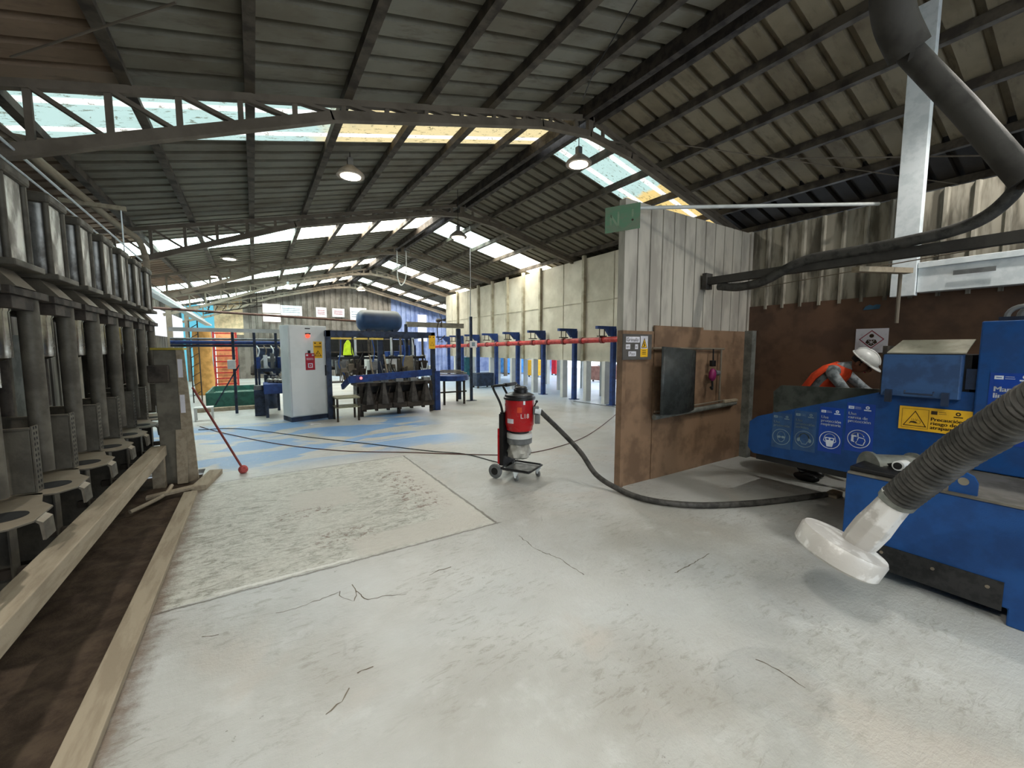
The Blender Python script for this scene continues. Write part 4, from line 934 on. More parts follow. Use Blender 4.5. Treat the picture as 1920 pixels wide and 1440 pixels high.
q1 = MB().bar((-0.80, 6.18, -0.03), (-0.79, 6.24, 0.62), 0.03, 0.10, (1, 0, 0)); tag(q1.build('leaning_board', m_wood), 'narrow board leaning against the grey stand', 'board')
br_ = thing('broom', 'red broom leaning against the grey stand, head on the floor', 'broom', at(457, 884, Z=0.0))
hd0 = at(456, 880, Z=0.05)
MB().tube([hd0, Vector((-0.66, 6.30, 1.12))], 0.013, 8).build('handle', M('red brown stick', (122, 50, 42), 0.5), br_, smooth=True)
MB().ell(hd0+Vector((0, 0, 0.0)), 0.055, 0.05, 0.055, n=14).build('brush_head', M('faded red bristle', (176, 84, 82), 0.9, 0, (140, 60, 58), 40, 0.8, 120), br_, smooth=True)

# ------------------------------------------------------------------ white control cabinet
cb = thing('control_cabinet', 'tall white electrical cabinet with red lamp and warning stickers', 'electrical cabinet', (1.0, 10.2, 0))
ca = at(548, 792, Z=0); cr = at(619, 783, Z=0); cu = (cr-ca).normalized(); cw = (cr-ca).length; cn = Vector((cu.y, -cu.x, 0))
Mc = Matrix(((cu.x, -cn.x, 0, ca.x), (cu.y, -cn.y, 0, ca.y), (0, 0, 1, 0), (0, 0, 0, 1)))
def cbx(x0, x1, y0, y1, z0, z1): return MB().box(x0, x1, y0, y1, z0, z1, Mc)
cbx(0, cw, 0.02, 0.5, 0, 0.10).build('plinth', m_navy, cb)
cbx(0, cw, 0.02, 0.5, 0.10, 2.10).build('body', m_cabwhite, cb, bevel=0.008)
dr = cbx(0.02, cw-0.04, -0.002, 0.02, 0.12, 2.08).build('door', m_cabwhite, cb, bevel=0.006)
cbx(cw-0.075, cw-0.055, -0.02, -0.002, 0.98, 1.22).build('handle', m_black, dr)
cbx(cw*0.42, cw*0.55, -0.01, -0.002, 2.02, 2.04).build('vent_slot', m_black, dr)
lm = Mc @ Vector((cw*0.48, -0.01, 1.87)); MB().lathe([(0.045, 0), (0.04, 0.03), (0.02, 0.04)], lm, cn, 16).build('indicator_lamp', EM('red indicator', (255, 70, 50), 3.0), cb, smooth=True)
cbx(cw*0.42, cw*0.55, -0.03, -0.002, 1.905, 1.93).build('lamp_hood', m_black, cb)
d = Decal(Mc @ Vector((cw*0.62, -0.003, 1.38)), cu, (0, 0, 1), 0.19, 0.37, 0.003).sheet(m_yellow)
d.rect(m_ink, 0.02, 0.32, 0.06, 0.345).rect(m_ink, 0.13, 0.32, 0.17, 0.345).rect(m_ink, 0.02, 0.255, 0.17, 0.27).rect(m_ink, 0.02, 0.23, 0.17, 0.24)
d.line(m_ink, [(0.03, 0.05), (0.16, 0.05), (0.095, 0.16)], 0.012, 2, True).line(m_ink, [(0.095, 0.07), (0.09, 0.12)], 0.012)
d.build('caution_sticker', cb)['label'] = 'yellow caution sticker'
d = Decal(Mc @ Vector((cw*0.40, -0.005, 1.12)), cu, (0, 0, 1), 0.20, 0.37, 0.003).sheet(m_sred)
d.rect(m_print, 0.015, 0.31, 0.06, 0.345).rect(m_print, 0.14, 0.31, 0.18, 0.345).rect(m_print, 0.02, 0.255, 0.17, 0.265).rect(m_print, 0.02, 0.225, 0.17, 0.235)
d.rect(m_print, 0.05, 0.05, 0.15, 0.15).rect(m_sred, 0.068, 0.068, 0.132, 0.132, 2).rect(m_print, 0.09, 0.09, 0.11, 0.11, 3)
d.build('warning_sticker', cb)['label'] = 'crimson warning sticker'
cbx(cw*0.47, cw*0.53, -0.02, -0.004, 1.49, 1.55).build('padlock', m_black, cb)
# small white tag left on floor by the cabinet
pl = at(592, 795, Z=0.0)
tag(MB().box(pl.x-0.1, pl.x+0.1, pl.y-0.03, pl.y+0.03, 0.0, 0.01).build('floor_scrap', m_paper), 'small white scrap on the blue floor paint below the cabinet', 'scrap')

# ------------------------------------------------------------------ moulding line with blue frame
YF = 9.9
ml = thing('moulding_line', 'blue framed moulding machine line with five hopper cones', 'machine', (2.7, 10.2, 0))
xl, xm, xr_ = at(617, 700, Y=YF).x, at(722, 700, Y=YF).x, at(812, 700, Y=YF).x
def Lx(px, Y=YF): return at(px, 700, Y=Y).x
for x in (xl, xr_): 
    for y in (YF, YF+1.6): MB().bar((x, y, 0), (x, y, 2.0), 0.10, 0.10, (0, 1, 0)).build('frame_post', m_navy, ml)
MB().bar((xm, YF+0.4, 0.9), (xm, YF+0.4, 2.0), 0.12, 0.10, (0, 1, 0)).build('frame_post', m_navy, ml)
MB().bar((xl-0.04, YF, 1.93), (xr_+0.04, YF, 1.93), 0.10, 0.14).build('top_beam', m_navy, ml)
MB().bar((xl-0.04, YF+1.6, 1.93), (xr_+0.04, YF+1.6, 1.93), 0.10, 0.14).build('top_beam', m_navy, ml)
for x in (xl, xr_): MB().bar((x, YF, 1.93), (x, YF+1.6, 1.93), 0.1, 0.12).build('end_beam', m_navy, ml)
yl = MB()
for a, b in ((622, 660), (664, 690), (693, 719)): yl.box(Lx(a), Lx(b), YF-0.075, YF-0.055, 1.80, 1.84)
yl.build('yellow_guard', m_ywline, ml)
MB().bar((xl, YF+0.6, 1.36), (xr_, YF+0.6, 1.36), 0.06, 0.06).build('mid_rail', m_black, ml)
gl = at(655, 712, Y=9.5); gr = at(817, 697, Y=9.9)
MB().bar((gl.x, 9.5, gl.z), (gr.x, 9.9, gr.z), 0.05, 0.16).build('guard_beam', m_blue2, ml)
gl2 = at(645, 727, Y=9.7); MB().bar((gl.x, 9.5, gl.z), (gl2.x, 9.9, gl2.z), 0.05, 0.12).build('guard_end', m_blue2, ml)
MB().bar((gr.x+0.02, 9.88, 0), (gr.x+0.02, 9.88, 1.02), 0.14, 0.10, (0, 1, 0)).build('front_leg', m_blue2, ml)
bl_ = EM('pink beacon', (255, 120, 120), 2.5); MB().ell((at(677, 709, Y=9.45).x, 9.45, at(677, 709, Y=9.45).z), 0.03, 0.03, 0.03).build('beacon_lamp', bl_, ml, smooth=True)
# base rails and bed
MB().bar((Lx(672, 9.9), 9.7, 0.22), (Lx(808, 9.9), 9.95, 0.22), 0.08, 0.08).build('base_rail', m_darksteel, ml)
MB().box(Lx(668), Lx(808), 9.85, 10.6, 0.70, 0.78).build('bed', m_darksteel, ml)
for px in (675, 745, 806): MB().bar((Lx(px), 9.85, 0), (Lx(px), 9.85, 0.7), 0.07, 0.07, (0, 1, 0)).build('bed_leg', m_darksteel, ml)
m_cone = M('dark cone steel', (72, 68, 64), 0.5, 0.3, (52, 49, 46), 8)
for k, px in enumerate((688, 717, 745, 772, 796)):
    x = Lx(px, 9.8)
    MB().lathe([(0.15, 0.30), (0.14, 0.36), (0.055, 0.70), (0.05, 0.80), (0.02, 0.84)], (x, 9.72, 0), n=6).build('hopper_cone', m_cone, ml)
    MB().box(x-0.17, x+0.17, 9.62, 9.9, 0.18, 0.30).build('cone_base', m_darksteel, ml)
    MB().box(x-0.08, x+0.10, 9.65, 9.85, 0.80, 0.88).build('clamp_block', m_grey, ml, bevel=0.01)
# heads above the bed
rnd = random.Random(3)
for k, px in enumerate((640, 668, 700, 735, 752, 775, 793)):
    x = Lx(px, 10.6); z = 0.95+0.1*rnd.random()
    u_ = MB().box(x-0.12, x+0.1, 10.45, 10.75, z, z+0.32)
    uo = u_.build('tool_head', (m_grey, m_press, m_white, m_white, m_press, m_grey, m_darksteel)[k], ml, bevel=0.02)
    MB().cyl((x, 10.6, z+0.30), (x, 10.6, 1.9), 0.028).build('actuator', m_galv if k % 2 else m_steel, ml, smooth=True)
    MB().box(x-0.06, x+0.06, 10.5, 10.65, 1.33, 1.42).build('slide_block', m_white if k % 2 == 0 else m_grey, ml, bevel=0.01)
for k in range(9):
    x = Lx(640+k*19, 10.4); z0 = 0.86+0.05*rnd.random()
    MB().tube(smooth_path([(x, 10.3, 1.85), (x+0.06*rnd.uniform(-1, 1), 10.25, 1.5), (x+0.12*rnd.uniform(-1, 1), 10.3, 1.2), (x+0.1, 10.35, z0)], 5), 0.012, 6).build('air_line', m_black if k % 3 else M('blue tube', (40, 90, 170), 0.4), ml, smooth=True)
for px, c_n in ((700, m_wood), (727, m_wood)):
    x = Lx(px, 9.95); MB().bar((x, 9.95, 0.95), (x-0.08, 9.95, 1.45), 0.03, 0.03).build('timber_strut', c_n, ml)
# conveyor wheel beside frame right
MB().box(Lx(765), Lx(785), 10.3, 10.6, 0.95, 1.40).build('control_box', M('khaki box', (120, 112, 92), 0.6), ml, bevel=0.01)
# dense mechanism behind the cones and under the heads
MB().box(Lx(672), Lx(806), 10.15, 10.55, 0.25, 0.70).build('machine_core', m_black, ml)
for k in range(6):
    mb = MB(); x0 = Lx(632+30*k, 10.4)
    for q in range(9):
        x = x0+rnd.uniform(0, 0.42); y = rnd.uniform(10.1, 10.9); z = rnd.uniform(0.8, 1.15); w = rnd.uniform(0.02, 0.06)
        mb.box(x-w, x+w, y-w, y+w, z-w, z+rnd.uniform(0.02, 0.14))
    for q in range(4):
        x = x0+rnd.uniform(0, 0.4); mb.tube([(x, 10.2, 0.80), (x+rnd.uniform(-0.1, 0.1), 10.25, rnd.uniform(1.1, 1.3))], 0.012, 6)
    mb.build('mechanism', (m_steel, m_darksteel, m_grey, m_press, m_darksteel, m_galv)[k], ml)
for k in range(6):
    mb = MB(); x0 = Lx(676+22*k, 9.9)
    mb.box(x0-0.05, x0+0.2, 9.86, 10.1, 0.30, 0.52).tube([(x0, 9.8, 0.3), (x0+0.12, 9.8, 0.68)], 0.015, 6).box(x0+0.02, x0+0.08, 9.75, 9.85, 0.12, 0.34)
    mb.build('under_fixture', m_darksteel, ml)
for px in (632, 648, 742, 760, 780):
    x = Lx(px, 10.8); MB().box(x-0.10, x+0.08, 10.75, 10.95, 1.15, 1.36).build('motor_box', m_white if px in (648, 742) else m_grey, ml, bevel=0.015)
# small work table left end
wt = thing('work_table', 'low two-shelf steel work table at the left end of the moulding line', 'table', (1.75, 9.6, 0))
tx0, tx1 = at(628, 740, Y=9.45).x, at(673, 740, Y=9.45).x
MB().box(tx0, tx1, 9.35, 9.85, 0.50, 0.53).build('top', M('khaki table top', (140, 138, 112), 0.6), wt)
MB().box(tx0, tx1, 9.35, 9.85, 0.30, 0.32).build('shelf', M('khaki table top', (140, 138, 112), 0.6), wt)
for x in (tx0+0.03, tx1-0.03):
    for y in (9.38, 9.82): MB().bar((x, y, 0), (x, y, 0.5), 0.04, 0.04).build('leg', m_darksteel, wt)
# rotary table right of the line
rt_ = thing('round_conveyor', 'blue rimmed table with curved steel rails beside the moulding line', 'conveyor', (4.75, 10.9, 0))
rc = Vector((Lx(845, 10.9), 10.9, 0))
MB().lathe([(0.50, 0.68), (0.52, 0.69), (0.52, 0.82), (0.50, 0.83)], rc, n=28).build('rim', m_blue2, rt_, smooth=True)
for k, rr_ in enumerate((0.46, 0.38, 0.30)):
    MB().tube([rc+Vector((rr_*math.cos(2*math.pi*i/28), rr_*math.sin(2*math.pi*i/28), 0.88+0.035*k)) for i in range(29)], 0.014, 6).build('rail', m_press, rt_)
for a in range(4):
    p = rc+Vector((0.42*math.cos(R(a*90+40)), 0.42*math.sin(R(a*90+40)), 0)); MB().bar(p, p+Vector((0, 0, 0.68)), 0.05, 0.05).build('leg', m_darksteel, rt_)
MB().bar(rc+Vector((-0.4, -0.2, 0.35)), rc+Vector((0.4, -0.2, 0.35)), 0.04, 0.04).build('stretcher', m_darksteel, rt_)
# hanging yellow sign, fan, gantry posts
hg = Decal((at(805, 660, Y=9.75).x, 9.78, at(805, 654, Y=9.78).z), (1, 0, 0), (0, 0, 1), 0.17, 0.33, 0.01).sheet(m_yellow)
hg.rect(m_ink, 0.02, 0.28, 0.05, 0.305).rect(m_ink, 0.11, 0.28, 0.14, 0.305).line(m_ink, [(0.04, 0.08), (0.13, 0.08), (0.085, 0.17)], 0.006, 2, True)
tag(hg.build('caution_board'), 'orange-yellow caution board hung at the right end of the blue frame', 'sign')
pf = at(884, 751, Z=0)
gp = thing('aisle_post', 'dark blue pole with a small pale notice standing right of the line', 'post', (pf.x, pf.y, 0))
MB().bar((pf.x, pf.y, 0.01), (pf.x, pf.y, 2.55), 0.07, 0.07, (0, 1, 0)).build('pole', m_navy, gp)
MB().box(pf.x-0.14, pf.x+0.14, pf.y-0.1, pf.y+0.1, 0, 0.012).build('foot_plate', m_navy, gp)
nt = Decal((pf.x-0.07, pf.y-0.06, 1.62), (math.cos(YAW), -math.sin(YAW), 0), (0, 0, 1), 0.22, 0.20, 0.01).sheet(m_paper).rect(m_fprint, 0.06, 0.04, 0.16, 0.16); nt.build('notice', gp)
MB().tube([(pf.x, pf.y, 2.55), (pf.x, pf.y, zr(pf.x)-0.1)], 0.010, 6).build('conduit', m_galv, gp)
MB().tube([(pf.x-0.02, pf.y, 2.55), (pf.x+0.0, pf.y, 4.5)], 0.006, 6).build('cable', m_black, gp)
Yg = 11.6
gx0, gx1 = at(762, 608, Y=Yg), at(868, 610, Y=Yg)
gt = thing('goal_frame', 'dark steel goal-shaped frame carrying a pale duct beam and a fan', 'frame', (gx1.x, Yg, 0))
pz = at(866, 613, Y=Yg)
MB().bar((at(860, 700, Y=Yg).x, Yg, 0), (at(860, 700, Y=Yg).x, Yg, pz.z-0.06), 0.12, 0.10, (0, 1, 0)).build('upright', m_navy, gt)
MB().bar((gx0.x, Yg, gx0.z-0.0), (gx1.x, Yg, gx0.z), 0.14, 0.14).build('cross_duct', M('khaki duct', (134, 130, 116), 0.6), gt)
MB().bar((at(762, 650, Y=Yg).x, Yg, 0), (at(762, 650, Y=Yg).x, Yg, gx0.z), 0.08, 0.08, (0, 1, 0)).build('upright', m_navy, gt)
fc = at(822, 601, Y=11.0)
fn = thing('wall_fan', 'dark industrial fan with bare blades mounted on a bracket', 'fan', fc)
MB().ell(fc, 0.07, 0.10, 0.06).build('motor', M('dark fan motor', (70, 58, 50), 0.5), fn, smooth=True)
fdir = Vector((0.6, -0.75, 0.1)).normalized(); hub = fc+fdir*0.11
MB().cyl(fc, hub, 0.02).build('shaft', m_darksteel, fn)
bu = fdir.orthogonal().normalized(); bw = fdir.cross(bu)
for k in range(3):
    a = R(25+120*k); rr_ = bu*math.cos(a)+bw*math.sin(a); tt = fdir.cross(rr_)
    MB().prism([hub+rr_*0.02-tt*0.02, hub+rr_*0.02+tt*0.02, hub+rr_*0.22+tt*0.05+fdir*0.02, hub+rr_*0.23-tt*0.03-fdir*0.01], fdir*0.004).build('blade', m_darksteel, fn)
MB().tube(smooth_path([fc+Vector((0, 0, -0.05)), fc+Vector((-0.04, 0, -0.25)), fc+Vector((0.0, -0.02, -0.55)), Vector((fc.x+0.02, 10.6, 1.95))], 6), 0.014, 8).build('support_tube', m_darksteel, fn, smooth=True)
# air receiver tank
tk0, tk1 = at(668, 603, Y=11.3), at(752, 603, Y=11.3)
tkz = 2.33; tk = thing('air_receiver', 'horizontal grey and blue air tank above the blue frame', 'air tank', ((tk0.x+tk1.x)/2, 11.3, tkz))
L_ = tk1.x-tk0.x
MB().lathe([(0.02, 0), (0.18, 0.03), (0.27, 0.11), (0.29, 0.18), (0.29, L_-0.18), (0.27, L_-0.11), (0.18, L_-0.03), (0.02, L_)], (tk0.x, 11.3, tkz), (1, 0, 0), 32).build('tank_shell', M('grey blue tank paint', (38, 66, 100), 0.5, 0, (34, 58, 88), 3, dust=(128, 128, 122)), tk, smooth=70)
for px in (686, 700, 716, 730):
    x = Lx(px, 11.3); MB().cyl((x, 11.3-0.08, tkz-0.36), (x, 11.3-0.08, tkz-0.24), 0.05, 0.07, n=12).build('valve', m_grey, tk, smooth=True)
for x in (tk0.x+0.25, tk1.x-0.25): MB().box(x-0.04, x+0.04, 11.1, 11.5, 1.98, tkz-0.22).build('saddle', m_navy, tk)
for x in (tk0.x+0.25, tk1.x-0.25): tag(MB().bar((x, 9.95, 1.95), (x, 11.55, 1.95), 0.08, 0.06).build('tank_beam', m_navy), 'dark beam across the frame under the air tank', 'beam', 'beams under the air tank')

# ------------------------------------------------------------------ left robot bay: mezzanine rails, tanks, bench
Yl = 12.0
mz = thing('pipe_gantry', 'blue pipe gantry with white handrail left of the white cabinet', 'pipe gantry', (-0.3, Yl, 0))
for z, r_, m_ in ((1.74, 0.045, m_blue2), (1.66, 0.03, m_navy), (1.82, 0.025, m_grey)):
    MB().tube([(-1.6, Yl, z), (0.95, Yl+0.2, z)], r_, 10).build('pipe', m_, mz, smooth=True)
MB().bar((-1.6, Yl-0.1, 2.03), (0.80, Yl, 2.03), 0.04, 0.09).build('handrail', m_white, mz)
for px in (440, 480, 520): 
    x = at(px, 700, Y=Yl).x; MB().bar((x, Yl, 0), (x, Yl, 2.0 if px != 440 else 2.0), 0.06, 0.06, (0, 1, 0)).build('post', m_navy, mz)
MB().tube([(-2.2, 12.6, 2.55), (3.0, 12.6, 2.38)], 0.03, 8).build('upper_pipe', M('rusty pipe', (92, 60, 48), 0.6), mz)
x = at(448, 700, Y=Yl).x; MB().bar((x+0.02, Yl-0.1, 1.2), (x-0.5, Yl-0.1, 0.25), 0.03, 0.03).build('diagonal_brace', m_navy, mz)
MB().box(at(434, 678, Y=Yl).x-0.08, at(434, 678, Y=Yl).x+0.08, Yl-0.15, Yl-0.03, 1.10, 1.32).build('switch_box', m_white, mz, bevel=0.01)
tg = thing('green_trough', 'dark green steel quench trough on the floor in the far left bay', 'trough', (-0.5, 13.4, 0))
t0 = MB()
xa, xb, ya, yb = -1.1, 0.0, 12.9, 15.2
for a_ in ((xa, xb, ya, ya+0.04, 0.05, 0.45), (xa, xb, yb-0.04, yb, 0.05, 0.45), (xa, xa+0.04, ya+0.04, yb-0.04, 0.05, 0.45), (xb-0.04, xb, ya+0.04, yb-0.04, 0.05, 0.45), (xa+0.04, xb-0.04, ya+0.04, yb-0.04, 0.05, 0.09)): t0.box(*a_)
t0.build('trough_body', m_green, tg)
MB().box(xa+0.05, xb-0.05, ya+0.05, yb-0.05, 0.30, 0.31).build('liquid', M('murky water', (120, 150, 136), 0.15), tg)
MB().box(xa-0.2, xb+0.5, ya-0.3, ya-0.1, 0, 0.09).build('kerb', m_wood, tg)
fr = thing('low_stool', 'small white metal stool frame near the green trough', 'stool', (-0.95, 11.2, 0))
for dx in (0, 0.3):
    for dy in (0, 0.25): MB().bar((-1.15+dx, 11.1+dy, 0), (-1.15+dx, 11.1+dy, 0.28), 0.03, 0.03).build('leg', m_white, fr)
MB().box(-1.17, -0.83, 11.08, 11.37, 0.28, 0.30).build('top', m_white, fr)
wb = thing('casting_bench', 'blue bench piled with castings left of the white cabinet', 'bench', (0.3, 11.0, 0))
bx0, bx1 = at(495, 740, Y=11.0).x, at(548, 740, Y=11.0).x
MB().box(bx0, bx1, 10.8, 11.5, 0.55, 0.78).build('tray', m_blue2, wb, bevel=0.01)
for x in (bx0+0.05, bx1-0.05):
    for y in (10.85, 11.45): MB().bar((x, y, 0), (x, y, 0.55), 0.06, 0.06).build('leg', m_navy, wb)
for k in range(10):
    cx = rnd.uniform(bx0+0.1, bx1-0.1); cy = rnd.uniform(10.95, 11.35); rr_ = rnd.uniform(0.05, 0.09)
    cst = MB().lathe([(rr_*0.5, 0), (rr_, 0.02), (rr_*0.9, 0.08), (rr_*0.4, 0.10), (rr_*0.4, 0.16)], (cx, cy, 0.782), (rnd.uniform(-0.3, 0.3), rnd.uniform(-0.3, 0.3), 1), 10)
    tag(cst.build('metal_casting', m_barrel, smooth=True), 'rough metal casting in the pile on the blue bench', 'casting', 'castings piled on the blue bench')
rbm = thing('robot_arm', 'grey handling machine with curved arms behind the casting bench', 'robot arm', (0.2, 12.6, 0))
MB().cyl((0.35, 12.6, 0), (0.35, 12.6, 0.9), 0.16, n=20).build('pedestal', m_navy, rbm, smooth=True)
MB().tube(smooth_path([(0.35, 12.6, 0.9), (0.2, 12.5, 1.25), (0.5, 12.3, 1.32), (0.9, 12.2, 1.25)]), 0.07, 12).build('upper_arm', m_grey, rbm, smooth=True)
MB().tube(smooth_path([(0.35, 12.6, 0.9), (0.0, 12.3, 1.15), (-0.05, 12.1, 0.95)]), 0.05, 10).build('gripper_arm', m_darksteel, rbm, smooth=True)
MB().box(0.08, 0.6, 13.0, 13.6, 0.9, 1.6).build('guard_box', m_navy, rbm, bevel=0.01)
ps = thing('pump_set', 'cluster of blue pumps and steel pipes below the gantry beside the cabinet', 'pump set', (0.3, 12.3, 0))
MB().box(0.05, 0.75, 11.75, 11.95, 1.02, 1.10).build('platform', m_navy, ps)
for k in range(5):
    x = 0.08+0.15*k
    MB().cyl((x, 11.85, 1.10), (x, 11.85, 1.38+0.05*(k % 3)), 0.045, n=14).build('pump', (m_blue2, m_galv, m_grey, m_blue2, m_chrome)[k], ps, smooth=True)
    MB().tube(smooth_path([(x, 11.85, 1.40), (x+0.03, 11.8, 1.55), (x-0.02, 11.85, 1.66)], 4), 0.014, 8).build('pipe', m_steel if k % 2 else m_galv, ps, smooth=True)
for x in (0.08, 0.72): MB().bar((x, 11.85, 0), (x, 11.85, 1.02), 0.05, 0.05).build('leg', m_navy, ps)
bl2 = thing('blue_column_machine', 'narrow dark blue pump column in front of the casting bench', 'machine', (0.05, 10.9, 0))
q = at(488, 780, Z=0); MB().box(q.x-0.1, q.x+0.12, q.y, q.y+0.25, 0, 0.62).build('body', m_navy, bl2, bevel=0.01)
MB().cyl((q.x, q.y+0.1, 0.62), (q.x, q.y+0.1, 0.72), 0.1).build('cap', m_grey, bl2)
# gate with orange rails and ochre sleeve, bright doorway
gt2 = thing('orange_gate', 'orange railed gate standing in front of the bright end doorway', 'gate', (-0.9, 19.5, 0))
gx_a, gx_b = at(404, 700, Y=19.5).x, at(446, 700, Y=19.5).x
for x in (gx_a, gx_b): MB().bar((x, 19.5, 0), (x, 19.5, 2.3), 0.07, 0.07, (0, 1, 0)).build('gate_post', m_redrail, gt2)
for k in range(10): MB().bar((gx_a, 19.5, 0.2+0.22*k), (gx_b, 19.5, 0.2+0.22*k), 0.04, 0.05).build('rail', m_redrail, gt2)
MB().box(gx_a+0.05, gx_b-0.05, 19.7, 19.73, 0.1, 2.3).build('backing_sheet', M('orange sheet', (232, 160, 110), 0.6), gt2)
struct(MB().box(at(395, 700, Y=20.2).x-0.12, at(395, 700, Y=20.2).x+0.35, 25.3, 25.34, 0, 2.3).build('door_1', EM('bright doorway', (255, 255, 255), 3.0)))
sl = at(383, 700, Y=17.5)
tag(MB().lathe([(0.26, 0.0), (0.30, 0.5), (0.26, 1.2), (0.28, 1.9), (0.26, 2.2)], (sl.x, 17.5, 0), n=20).build('fabric_sleeve', m_column, smooth=True), 'tall ochre fabric sleeve hanging beside the bright doorway', 'sleeve')
cl_ = [at(745, 505, Y=15.05), at(746, 522, Y=15.05), at(752, 535, Y=15.05), at(760, 524, Y=15.05), at(762, 503, Y=15.05)]
tag(MB().tube([Vector((cl_[0].x, 15.05, zr(cl_[0].x)-0.3))]+smooth_path(cl_, 5)+[Vector((cl_[-1].x, 15.05, zr(cl_[-1].x)-0.3))], 0.02, 6).build('cable_loop', m_white, smooth=True), 'pale cable hanging in a loop from the third roof truss', 'cable')
lp = thing('lattice_pole', 'slim dark lattice pole by the ochre sleeve', 'pole', (at(370, 700, Y=15).x, 15, 0))
for s_ in (-0.1, 0.1): MB().bar((at(368, 700, Y=15).x+s_, 15, 0), (at(368, 700, Y=15).x+s_, 15, 2.4), 0.03, 0.03, (0, 1, 0)).build('upright', m_darksteel, lp)
for k in range(8): MB().bar((at(368, 700, Y=15).x-0.1, 15, 0.2+0.28*k), (at(368, 700, Y=15).x+0.1, 15, 0.34+0.28*k), 0.02, 0.02).build('lacing', m_darksteel, lp)
tag(MB().box(-1.75, -0.9, 20.6, 21.0, 1.75, 2.0).build('red_beam_guard', M('red guard', (190, 40, 44), 0.5)), 'red guard box high on the gantry before the blue translucent sheet', 'guard box')
ll = thing('light_truss', 'slender brown lattice girder before the cream gable panel', 'girder', (-1.0, 21, 3.2))
for dz, sx in ((0, 0), (0.35, 0)): MB().bar((-1.7, 21, 3.0+dz), (0.4, 21, 3.45+dz*0.4), 0.04, 0.04).build('chord', m_darksteel, ll)
for k in range(7): MB().bar((-1.6+0.28*k, 21, 3.03+0.06*k), (-1.45+0.28*k, 21, 3.33+0.03*k), 0.025, 0.025).build('lacing', m_darksteel, ll)
for x_ in (-1.5, 0.2): MB().bar((x_, 21, 3.1), (x_, 21, zr(x_)-0.02), 0.03, 0.03).build('hanger', m_darksteel, ll)
# pale panels and lockers seen through the frame, dark racks behind the line
rk = thing('tool_rack', 'dark shelving with tools behind the moulding line', 'rack', (3.2, 14.0, 0))
for z in (0.5, 1.0, 1.45): MB().box(1.9, 4.6, 13.8, 14.2, z, z+0.04).build('shelf', m_darksteel, rk)
for x in (1.95, 3.2, 4.55): MB().bar((x, 13.85, 0), (x, 13.85, 1.9), 0.06, 0.06, (0, 1, 0)).build('upright', m_darksteel, rk)
MB().box(1.95, 4.55, 14.2, 14.23, 0.9, 1.9).build('back_sheet', m_black, rk)
hv = at(653, 652, Y=13.74)
tag(MB().prism([(hv.x-0.16, 13.735, hv.z-0.24), (hv.x+0.16, 13.735, hv.z-0.24), (hv.x+0.10, 13.735, hv.z+0.1), (hv.x+0.03, 13.735, hv.z+0.24), (hv.x-0.03, 13.735, hv.z+0.24), (hv.x-0.12, 13.735, hv.z+0.1)], (0, 0.06, 0)).build('safety_vest', M('lime vest', (190, 220, 40), 0.7), bevel=0.01), 'lime yellow safety vest hanging behind the moulding line', 'vest')
for px, c_n, h, l in ((738, m_blue2, 1.5, 'blue cabinet standing behind the khaki control box'), (765, m_blue2, 1.7, 'tall blue locker behind the right part of the line'), (700, m_white, 1.35, 'pale grey machine housing behind the middle of the line')):
    x = at(px, 700, Y=13.0).x
    t_ = thing('floor_cabinet', l, 'cabinet', (x, 13.0, 0)); MB().box(x-0.22, x+0.22, 12.8, 13.2, 0, h).build('body', c_n, t_, bevel=0.01)
    MB().box(x-0.19, x+0.19, 12.785, 12.80, 0.1, h-0.08).build('door', c_n, t_, bevel=0.004); MB().box(x+0.12, x+0.14, 12.775, 12.785, h*0.5, h*0.6).build('handle', m_black, t_)

# ------------------------------------------------------------------ curing oven on posts
XO = 8.6; OY0, OY1 = 7.75, 20.0
ov = thing('curing_oven', 'long cream sheet metal oven raised on posts behind the partition', 'oven', (9.6, 12, 1.2))
MB().box(XO, 11.2, OY0, OY1, 1.20, 4.30).build('oven_body', m_cream, ov)
zt = {1096: 4.46, 953: 4.5}
ribs = [1150, 1096, 1056, 1015, 983, 953, 925, 899, 878, 860, 848]
for k, px in enumerate(ribs):
    y = at(px, 600, X=XO).y; big = px in (1096, 1015, 983, 953, 925, 899, 860)
    MB().box(XO-(0.10 if big else 0.012), XO, y-(0.05 if big else 0.012), y+(0.05 if big else 0.012), 1.20, 4.38 if big else 4.30).build('oven_rib', m_creamrib, ov)
MB().box(XO-0.02, XO, OY0, OY1, 2.98, 3.0).build('seam', m_creamrib, ov)
du = MB().lathe([(0.40, -0.9), (0.40, 0.9)], (9.9, 12.9, 4.38), (0, 1, 0), 28); du.build('exhaust_drum', M('khaki drum', (130, 118, 94), 0.6), ov, smooth=True)
MB().box(9.3, 9.9, 9.0, 9.6, 4.3, 4.62).build('vent_box', M('khaki drum', (130, 118, 94), 0.6), ov)
pk = 0
for X_ in (XO-0.05, XO+1.3, XO+2.5):
    for y in ([7.0, 8.42, 9.19, 10.3, 11.94, 13.4, 15.1, 16.9, 18.7] if X_ < 8.7 else [7.6, 9.9, 12.2, 14.5, 16.8, 19.0]):
        w = 0.10 if X_ < 8.7 else 0.08
        mb = MB().bar((X_, y, 0), (X_, y, 1.22), w*2, w*1.3, (0, 1, 0)); mb.build('support_post', m_post, ov)
